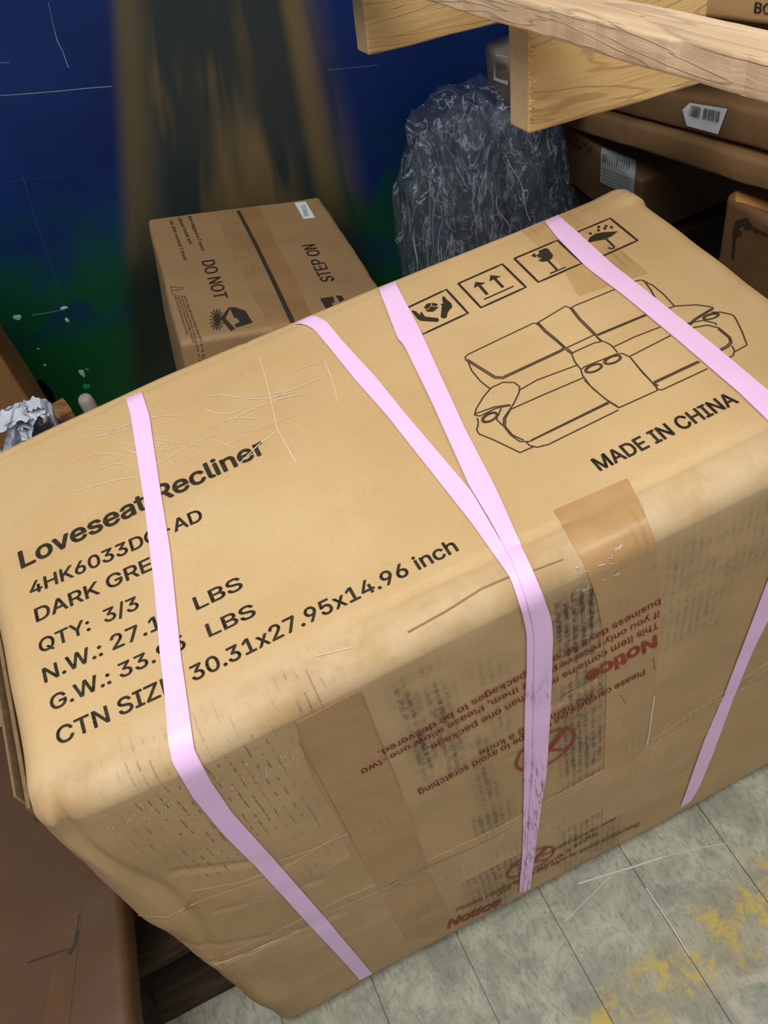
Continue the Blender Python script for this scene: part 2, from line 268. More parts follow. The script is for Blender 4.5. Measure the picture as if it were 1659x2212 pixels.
# letter outlines of a plain grotesque face: advance, closed contours (thousandths of an em); GB finer curves, GR coarser
GB = {" ":[188,[]],"-":[453,[[337,244,337,188,114,188,114,244]]],".":[188,[[95,-4,83,-3,73,1,63,9,55,18,51,29,50,41,51,53,55,64,63,73,73,81,83,85,95,87,107,85,118,81,128,73,135,64,140,53,141,41,140,29,135,18,128,9,118,1,107,-3]]],"/":[249,[[235,533,71,-76,14,-76,178,533]]],"0":[453,[[227,-7,191,-3,158,7,130,24,105,48,85,77,69,113,57,155,50,202,48,254,50,306,57,353,69,395,85,431,106,461,130,484,159,502,191,512,227,516,262,512,295,502,323,484,348,461,368,431,384,395,396,353,403,306,405,254,403,202,396,155,384,113,368,77,348,48,323,24,295,7,263,-3],[227,50,250,52,271,60,290,74,306,92,320,116,330,144,338,176,342,213,344,254,342,295,338,332,330,365,320,393,306,416,290,435,271,449,250,457,227,460,203,457,182,449,163,435,147,416,134,393,123,365,115,332,111,295,109,254,111,213,115,176,123,144,134,116,147,92,163,74,182,60,203,52]]],"1":[453,[[76,0,76,55,391,55,391,0],[276,509,276,0,212,0,212,448,209,448,86,358,86,427,198,509]]],"2":[453,[[64,0,64,47,234,229,252,248,268,266,282,282,294,298,303,312,311,327,316,341,319,356,320,371,319,389,315,405,308,419,298,431,287,441,273,449,258,455,241,458,224,460,205,458,188,454,172,447,159,438,148,427,139,413,132,398,128,381,127,362,66,362,68,391,75,418,86,442,102,464,121,482,143,496,168,507,196,513,225,516,254,513,281,507,306,497,328,482,346,465,361,445,372,423,379,398,381,372,380,354,377,336,371,318,363,299,351,280,336,259,317,235,294,209,267,180,153,60,153,57,389,57,389,0]]],"3":[453,[[218,-7,188,-5,159,1,133,10,108,22,88,38,70,57,57,79,48,104,44,132,109,132,112,115,118,100,126,87,137,76,150,66,165,59,182,54,200,51,219,50,239,51,258,55,275,61,291,69,304,80,315,93,323,108,328,125,329,145,328,163,323,180,316,196,306,211,292,223,275,234,254,241,229,246,201,248,157,248,157,299,288,448,288,452,70,452,70,509,372,509,372,461,211,278,211,289,247,290,279,286,308,276,333,262,354,244,371,222,383,198,391,173,393,145,390,116,383,90,370,66,354,45,333,27,309,12,281,2,251,-5]]],"4":[453,[[40,105,40,158,247,509,311,509,109,166,109,163,413,163,413,105],[282,0,282,121,282,146,282,318,343,318,343,0]]],"5":[453,[[221,-7,192,-5,165,1,140,11,118,25,99,41,83,60,71,82,63,105,60,130,122,130,125,115,130,102,138,89,148,78,160,68,173,60,188,54,204,51,221,50,241,51,259,56,276,64,291,75,304,89,314,104,322,122,326,141,328,162,326,183,321,203,314,221,303,237,290,251,275,262,257,270,238,275,218,277,201,276,184,273,167,268,152,262,139,255,128,246,67,253,96,509,366,509,366,452,151,452,134,301,136,301,148,311,162,318,178,325,194,330,212,333,229,334,252,332,274,328,294,321,313,311,330,299,345,285,358,269,370,251,379,231,386,210,390,187,391,163,388,132,381,102,369,76,352,52,332,32,309,15,282,3,253,-4]]],"6":[453,[[226,-7,196,-4,168,3,142,15,119,31,100,51,84,74,73,101,66,130,64,162,65,187,71,212,80,239,93,268,112,302,137,340,252,509,322,509,151,261,145,261,151,270,157,279,165,288,174,295,184,302,196,307,208,311,221,313,235,314,265,312,291,305,316,295,337,280,355,262,370,240,380,215,387,187,389,157,387,127,379,98,368,73,352,50,333,30,310,14,284,3,257,-4],[226,48,245,50,263,55,279,63,293,73,304,86,314,101,322,119,326,137,327,157,326,178,322,196,314,213,304,228,293,241,279,251,263,259,245,264,226,265,207,264,190,259,174,252,160,241,148,229,138,214,131,197,126,179,125,158,126,138,131,119,138,102,148,86,160,73,174,63,190,55,207,50]]],"7":[453,[[97,0,323,448,323,452,62,452,62,509,391,509,391,449,165,0]]],"9":[453,[[226,516,256,513,285,506,310,494,333,478,352,458,368,434,380,408,387,378,389,347,387,322,382,296,373,270,359,240,340,207,315,168,200,0,130,0,301,248,307,248,302,238,295,229,287,221,278,214,268,207,257,202,245,198,232,195,218,195,188,197,161,203,137,214,116,229,98,247,83,269,72,294,66,321,64,352,66,382,73,411,85,436,101,459,120,479,143,494,168,506,196,513],[226,460,207,459,190,454,174,446,160,435,148,423,138,407,131,390,127,372,125,352,127,331,131,313,138,295,148,280,160,268,174,257,190,250,207,245,226,243,245,245,263,249,279,257,293,267,305,280,314,295,322,312,326,330,327,350,326,371,322,390,314,407,305,422,293,435,279,446,263,454,245,459]]],":":[188,[[95,-4,83,-3,73,1,63,9,55,18,51,29,50,41,51,53,55,64,63,73,73,81,83,85,95,87,107,85,118,81,128,73,135,64,140,53,141,41,140,29,135,18,128,9,118,1,107,-3],[95,271,83,272,73,277,63,284,55,294,51,304,50,316,51,328,55,339,63,349,73,356,83,360,95,362,107,360,118,356,128,349,135,339,140,328,141,316,140,304,135,294,128,284,118,277,107,272]]],"A":[480,[[16,0,201,509,276,509,463,0,395,0,287,302,280,323,272,346,264,372,255,402,244,438,232,478,245,478,233,437,222,402,213,371,204,345,197,322,191,302,85,0],[110,142,110,199,370,199,370,142]]],"B":[456,[[60,0,60,509,241,509,274,507,304,501,329,491,350,477,367,461,381,442,390,421,396,398,398,374,397,353,393,336,387,320,378,307,368,295,356,286,343,278,329,272,315,267,315,262,331,260,347,254,363,245,378,234,391,220,402,203,411,184,416,161,418,136,416,111,410,88,400,67,386,48,368,31,344,18,317,8,284,2,247,0],[125,57,245,57,281,60,309,67,330,80,344,96,353,115,355,137,354,153,350,169,342,184,333,197,320,209,306,218,289,225,269,229,248,231,125,231],[125,285,238,285,256,287,273,290,288,296,302,304,314,314,323,326,330,340,335,355,336,372,333,393,326,412,313,429,294,442,270,449,240,452,125,452]]],"C":[510,[[267,-7,225,-3,186,7,150,25,119,49,92,79,70,115,53,157,44,203,40,254,44,305,53,352,70,393,92,429,119,459,150,484,186,501,225,512,267,516,293,514,317,511,340,504,362,496,383,485,402,471,419,456,435,438,448,418,459,397,467,373,473,348,408,348,404,365,397,380,389,395,380,407,369,418,357,428,344,437,330,444,315,449,300,453,284,455,267,456,237,453,209,445,184,432,161,414,141,391,125,364,113,332,106,295,103,254,106,213,113,177,125,145,141,117,161,94,184,76,210,63,237,56,267,53,284,54,300,56,315,60,330,65,344,72,357,81,369,90,380,102,389,114,397,128,404,144,408,160,473,160,467,135,459,112,448,91,435,71,420,53,402,38,383,24,363,13,341,5,317,-2,293,-6]]],"D":[502,[[219,0,96,0,96,57,215,57,254,60,288,68,318,81,343,99,363,122,379,149,390,181,397,216,399,255,397,294,390,329,379,361,364,388,344,410,320,428,291,441,258,449,221,452,93,452,93,509,225,509,273,505,315,495,353,478,385,455,412,426,433,391,449,351,458,306,462,255,458,205,449,159,433,119,411,83,384,54,351,31,312,14,268,3],[125,509,125,0,60,0,60,509]]],"E":[419,[[60,0,60,509,372,509,372,452,125,452,125,286,355,286,355,229,125,229,125,57,375,57,375,0]]],"G":[520,[[269,-7,225,-3,185,7,149,25,118,49,91,79,69,116,53,157,43,203,40,254,43,305,53,352,69,393,91,429,117,459,149,484,184,501,223,512,265,516,291,514,316,510,340,504,363,494,384,483,403,469,421,453,436,436,449,416,460,395,468,373,474,349,408,349,402,365,395,379,387,393,378,406,368,417,356,427,344,436,330,443,315,448,300,453,283,455,265,456,236,453,209,445,183,432,160,414,141,392,125,364,113,332,106,295,103,254,106,213,113,177,125,145,141,117,161,95,184,76,210,63,238,56,269,53,296,55,322,61,345,71,365,85,382,102,396,123,407,147,413,173,415,202,434,199,283,199,283,256,478,256,478,200,475,160,466,124,451,91,431,62,406,38,377,19,344,5,308,-4]]],"H":[517,[[60,0,60,509,125,509,125,289,392,289,392,509,457,509,457,0,392,0,392,232,125,232,125,0]]],"I":[300,[[31,0,31,57,118,57,118,452,31,452,31,509,269,509,269,452,183,452,183,57,269,57,269,0]]],"K":[467,[[104,145,104,216,116,231,128,246,139,261,151,275,162,289,174,303,187,317,199,331,212,344,364,509,448,509,231,276,228,276],[60,0,60,509,125,509,125,334,124,225,125,193,125,0],[372,0,188,259,228,309,449,0]]],"L":[393,[[60,0,60,509,125,509,125,57,361,57,361,0]]],"M":[628,[[60,0,60,509,152,509,277,187,287,159,299,123,311,84,322,49,307,49,318,83,330,121,342,158,352,187,476,509,568,509,568,0,504,0,504,291,504,327,505,369,506,413,507,457,513,457,508,441,503,425,498,409,482,363,467,322,456,291,342,0,286,0,170,291,159,321,145,361,129,408,112,457,119,457,120,416,121,372,122,328,122,291,122,0]]],"N":[523,[[60,0,60,509,136,509,343,183,349,174,355,163,363,151,371,137,379,122,388,107,396,90,405,73,414,55,405,54,403,72,402,90,401,108,400,126,399,142,399,157,399,195,399,509,463,509,463,0,387,0,202,290,177,331,168,346,159,363,148,381,108,452,119,454,122,384,124,328,125,291,125,0]]],"O":[533,[[267,-7,225,-3,186,7,150,25,119,49,92,79,70,115,53,157,44,203,40,254,44,305,53,352,70,393,92,429,119,459,150,484,186,501,225,512,267,516,309,512,348,501,384,484,415,459,442,429,464,393,480,352,490,305,493,254,490,203,480,157,464,115,442,79,415,49,384,25,348,7,309,-3],[267,53,296,55,324,63,349,76,372,94,392,116,408,144,420,176,428,213,430,254,428,295,420,332,408,365,392,392,372,415,349,433,324,446,296,453,267,456,237,453,210,445,184,433,161,415,142,392,125,364,113,332,106,295,103,254,106,213,113,176,125,144,142,117,161,94,184,76,210,63,237,55]]],"P":[445,[[60,0,60,509,235,509,272,506,305,499,332,487,356,471,375,452,390,430,400,404,407,377,409,348,407,318,400,291,390,265,375,243,356,223,332,207,305,195,272,188,235,186,109,186,109,242,233,242,257,244,279,248,297,256,312,266,324,279,333,294,339,310,343,328,344,348,343,367,339,385,333,402,324,416,312,428,297,439,279,446,257,451,232,452,125,452,125,0]]],"Q":[533,[[245,159,313,159,369,85,384,65,468,-48,401,-48,346,27,331,46],[267,-7,225,-3,186,7,150,25,119,49,92,79,70,115,53,157,44,203,40,254,44,305,53,352,70,393,92,429,119,459,150,484,186,501,225,512,267,516,309,512,348,501,384,484,415,459,442,429,464,393,480,352,490,305,493,254,490,203,480,157,464,115,442,79,415,49,384,25,348,7,309,-3],[267,53,296,55,324,63,349,76,372,94,392,116,408,144,420,176,428,213,430,254,428,295,420,332,408,365,392,392,372,415,349,433,324,446,296,453,267,456,237,453,210,445,184,433,161,415,142,392,125,364,113,332,106,295,103,254,106,213,113,176,125,144,142,117,161,94,184,76,210,63,237,55]]],"R":[449,[[60,0,60,509,236,509,273,506,305,500,333,489,356,473,376,455,390,433,401,408,407,381,409,352,407,323,401,296,390,271,376,250,356,232,333,217,305,206,273,200,236,198,96,198,96,255,234,255,258,256,280,260,298,267,313,276,325,287,334,300,340,316,344,333,345,352,344,371,340,389,334,405,325,419,313,430,298,440,279,446,258,451,233,452,125,452,125,0],[353,0,230,229,303,229,428,0]]],"S":[447,[[224,-9,188,-7,156,-1,128,9,102,23,81,40,64,60,51,83,42,109,38,137,104,137,108,118,114,102,123,88,136,76,150,66,166,59,185,53,204,50,224,49,246,50,267,54,286,60,303,69,317,79,329,92,338,106,344,122,346,139,344,154,340,168,332,179,322,189,310,197,296,205,280,211,263,217,245,222,184,239,145,253,112,269,86,289,67,313,56,341,52,372,54,400,62,425,75,448,92,468,113,484,138,498,165,508,195,514,227,516,259,514,289,508,316,498,340,484,360,468,377,449,390,427,398,403,401,378,337,378,332,402,320,421,302,437,280,449,254,456,225,459,204,457,185,454,167,448,152,440,139,430,129,418,121,405,117,391,115,376,117,359,122,345,131,334,142,324,155,315,169,308,184,302,198,297,212,293,264,279,279,275,295,270,312,264,328,256,344,248,359,238,372,226,384,213,395,198,402,180,407,161,408,139,406,112,399,87,386,64,370,43,349,25,323,11,294,0,261,-7]]],"T":[449,[[32,452,32,509,417,509,417,452,257,452,257,0,193,0,193,452]]],"W":[686,[[155,0,16,509,82,509,163,196,167,179,172,162,175,145,187,94,190,76,194,58,197,40,189,40,193,58,196,76,200,94,203,111,207,128,211,145,224,196,306,509,380,509,462,196,466,179,470,162,474,145,486,94,490,76,494,58,497,40,488,40,492,58,495,76,499,94,503,111,506,128,510,145,523,196,603,509,670,509,530,0,455,0,368,323,362,345,357,368,351,391,346,417,341,445,336,475,350,475,345,446,340,420,335,395,330,371,324,347,318,323,230,0]]],"X":[474,[[18,0,217,284,217,236,29,509,104,509,178,400,188,386,196,373,204,361,211,350,217,340,223,329,230,318,236,305,243,292,232,292,252,329,258,339,265,350,272,361,298,400,374,509,446,509,259,239,259,287,456,0,382,0,292,129,268,165,262,175,256,185,250,195,244,206,237,218,230,231,244,231,238,219,231,207,225,196,219,186,213,176,206,166,182,129,91,0]]],"Y":[472,[[203,0,203,208,16,509,91,509,192,344,203,327,213,309,222,292,231,274,240,254,250,230,224,230,233,254,242,275,251,293,260,310,270,327,280,344,381,509,455,509,268,208,268,0]]],"Z":[438,[[42,0,42,46,273,385,284,400,295,415,306,431,318,446,329,461,341,476,348,454,327,453,306,453,285,452,265,452,244,452,223,452,40,452,40,509,397,509,397,462,169,129,157,113,146,97,134,81,97,33,90,54,111,55,131,56,152,57,173,57,193,57,214,57,399,57,399,0]]],"a":[389,[[160,-9,137,-7,115,-3,94,5,76,15,60,29,48,45,38,63,32,84,30,108,32,128,36,146,43,161,53,174,64,184,78,193,92,200,108,206,125,211,143,214,161,217,178,220,234,227,247,229,257,231,265,235,271,240,274,246,276,255,276,257,275,272,272,285,267,297,260,307,251,315,240,322,227,327,212,330,196,331,178,330,163,327,149,322,137,316,127,309,118,301,110,292,104,283,100,274,41,291,51,313,64,331,79,346,95,358,114,368,133,375,153,380,173,383,194,384,208,384,223,382,239,379,255,375,271,369,286,360,300,350,312,336,322,320,330,301,335,278,337,251,337,0,277,0,277,52,272,52,267,43,260,34,252,25,242,16,229,8,215,1,199,-4,181,-7],[170,45,192,47,211,51,228,59,242,68,254,80,263,93,270,108,274,122,276,138,276,190,272,187,267,184,259,182,251,180,241,178,231,176,200,171,175,168,161,166,147,163,134,159,122,153,112,147,103,139,97,130,93,118,92,105,93,93,96,82,102,72,109,64,119,57,130,52,142,48,156,46]]],"c":[396,[[207,-8,174,-5,144,3,117,16,93,35,72,58,56,85,44,116,37,150,34,187,37,225,44,260,56,291,72,318,93,341,117,360,144,374,174,382,207,384,226,384,243,381,260,377,276,371,291,364,305,356,318,346,330,335,340,322,349,308,356,293,362,277,303,262,300,272,295,281,290,289,284,297,278,304,270,311,261,316,252,321,242,325,231,328,220,329,207,330,184,328,163,321,145,310,130,296,118,278,108,258,102,236,98,212,96,187,98,163,102,139,108,117,118,97,130,80,145,66,163,55,184,49,207,46,220,47,232,49,243,52,253,55,262,60,271,66,279,73,285,80,292,89,297,98,301,107,304,117,363,102,357,86,350,70,341,56,331,43,319,32,306,21,292,12,277,5,261,-1,244,-5,226,-7]]],"e":[404,[[212,-8,177,-5,145,3,117,16,92,35,72,58,56,85,44,116,37,150,34,187,36,224,44,258,55,290,71,317,91,340,115,359,142,373,172,382,205,384,226,383,246,380,266,374,285,366,303,355,319,341,334,324,347,305,357,282,365,256,370,227,371,194,371,169,75,169,75,221,338,221,310,202,308,226,304,248,298,269,288,286,277,301,263,314,246,323,227,328,205,330,183,328,164,323,146,313,131,301,119,286,109,270,102,251,97,231,96,211,96,178,98,151,102,127,110,106,121,88,135,73,151,61,169,53,190,48,212,46,227,47,241,49,254,53,265,58,276,65,285,73,294,82,300,93,306,105,365,91,358,72,348,55,335,39,320,26,302,14,283,4,261,-3,237,-7]]],"h":[410,[[114,227,114,0,53,0,53,509,114,509,114,287,102,287,116,319,132,344,152,362,175,374,200,382,227,384,252,383,275,377,295,369,313,356,328,340,341,321,350,298,355,271,357,240,357,0,296,0,296,235,293,263,286,286,273,304,256,318,235,326,210,329,192,328,176,324,161,317,147,308,136,297,126,283,119,266,115,248]]],"i":[167,[[53,0,53,379,114,379,114,0],[84,443,73,444,63,448,54,455,47,463,43,472,41,483,43,494,47,504,54,512,63,518,73,522,84,524,95,522,105,518,114,512,121,504,125,494,126,483,125,472,121,463,114,455,105,448,95,444]]],"l":[189,[[139,-2,112,0,91,8,74,20,62,37,55,59,53,84,53,509,114,509,114,99,114,83,117,71,120,62,126,57,135,53,146,52,160,53,170,54,181,3,162,-1,154,-2,147,-2]]],"n":[410,[[114,227,114,0,53,0,53,379,112,379,112,287,102,287,116,319,132,344,152,362,175,374,200,382,227,384,252,383,275,377,295,369,313,356,328,340,341,321,350,298,355,271,357,240,357,0,296,0,296,235,293,263,286,286,273,304,256,318,235,326,210,329,192,328,176,324,161,317,147,308,136,297,126,283,119,266,115,248]]],"o":[415,[[207,-8,174,-5,144,3,117,16,93,35,72,58,56,85,44,116,37,150,34,187,37,225,44,260,56,291,72,318,93,341,117,360,144,374,174,382,207,384,241,382,271,374,299,360,323,341,343,318,359,291,371,260,379,225,381,187,379,150,371,116,359,85,343,58,323,35,299,16,271,3,241,-5],[207,46,231,49,252,55,270,66,285,80,298,97,307,117,314,139,318,163,319,187,318,212,314,236,307,258,298,278,285,296,270,310,252,321,231,328,207,330,184,328,163,321,145,310,130,296,118,278,108,258,102,236,98,212,96,187,98,163,102,139,108,117,118,97,130,80,145,66,163,55,184,49]]],"r":[259,[[53,0,53,379,112,379,112,321,115,321,124,339,137,354,152,367,171,377,191,383,213,385,229,384,243,384,243,322,230,324,223,325,215,326,207,326,190,324,174,321,159,315,146,306,135,296,126,284,119,269,115,254,114,237,114,0]]],"s":[365,[[182,-8,157,-7,133,-3,112,3,93,12,76,24,62,38,50,54,41,73,36,94,94,107,101,87,111,72,124,60,141,52,160,47,181,45,206,47,227,53,244,62,258,74,265,88,268,103,266,115,262,126,254,136,243,144,229,150,212,155,149,170,118,180,92,192,72,208,58,227,50,249,47,274,49,295,55,314,65,332,79,347,95,360,115,370,137,378,161,383,187,384,212,383,234,379,254,372,271,363,286,352,299,339,309,324,318,308,324,290,268,277,262,291,254,304,243,316,228,325,210,331,187,333,166,331,147,326,131,317,119,305,111,292,109,277,110,264,115,253,124,243,136,235,152,229,172,223,229,209,261,200,287,187,306,171,320,153,328,131,331,107,329,85,323,65,312,47,298,31,281,18,260,6,236,-2,210,-7]]],"t":[227,[[204,379,204,327,6,327,6,379],[65,471,126,471,126,98,127,83,130,70,136,61,144,55,156,51,170,50,185,51,202,54,213,2,207,0,200,-2,192,-3,184,-3,176,-4,168,-4,138,-1,113,7,92,21,77,41,68,64,65,93]]],"v":[389,[[163,0,17,379,84,379,165,155,173,132,180,110,187,87,193,64,199,42,206,21,184,21,191,42,197,64,203,87,209,110,216,132,224,155,305,379,371,379,226,0]]],"x":[379,[[21,0,171,218,171,171,29,379,100,379,147,306,159,287,170,270,179,253,188,237,198,221,207,206,175,206,185,221,194,237,202,253,211,270,222,287,233,306,282,379,352,379,209,169,209,214,358,0,287,0,231,85,219,103,209,120,200,136,191,152,182,167,173,182,205,182,195,167,187,152,178,136,170,120,160,103,148,85,91,0]]]}
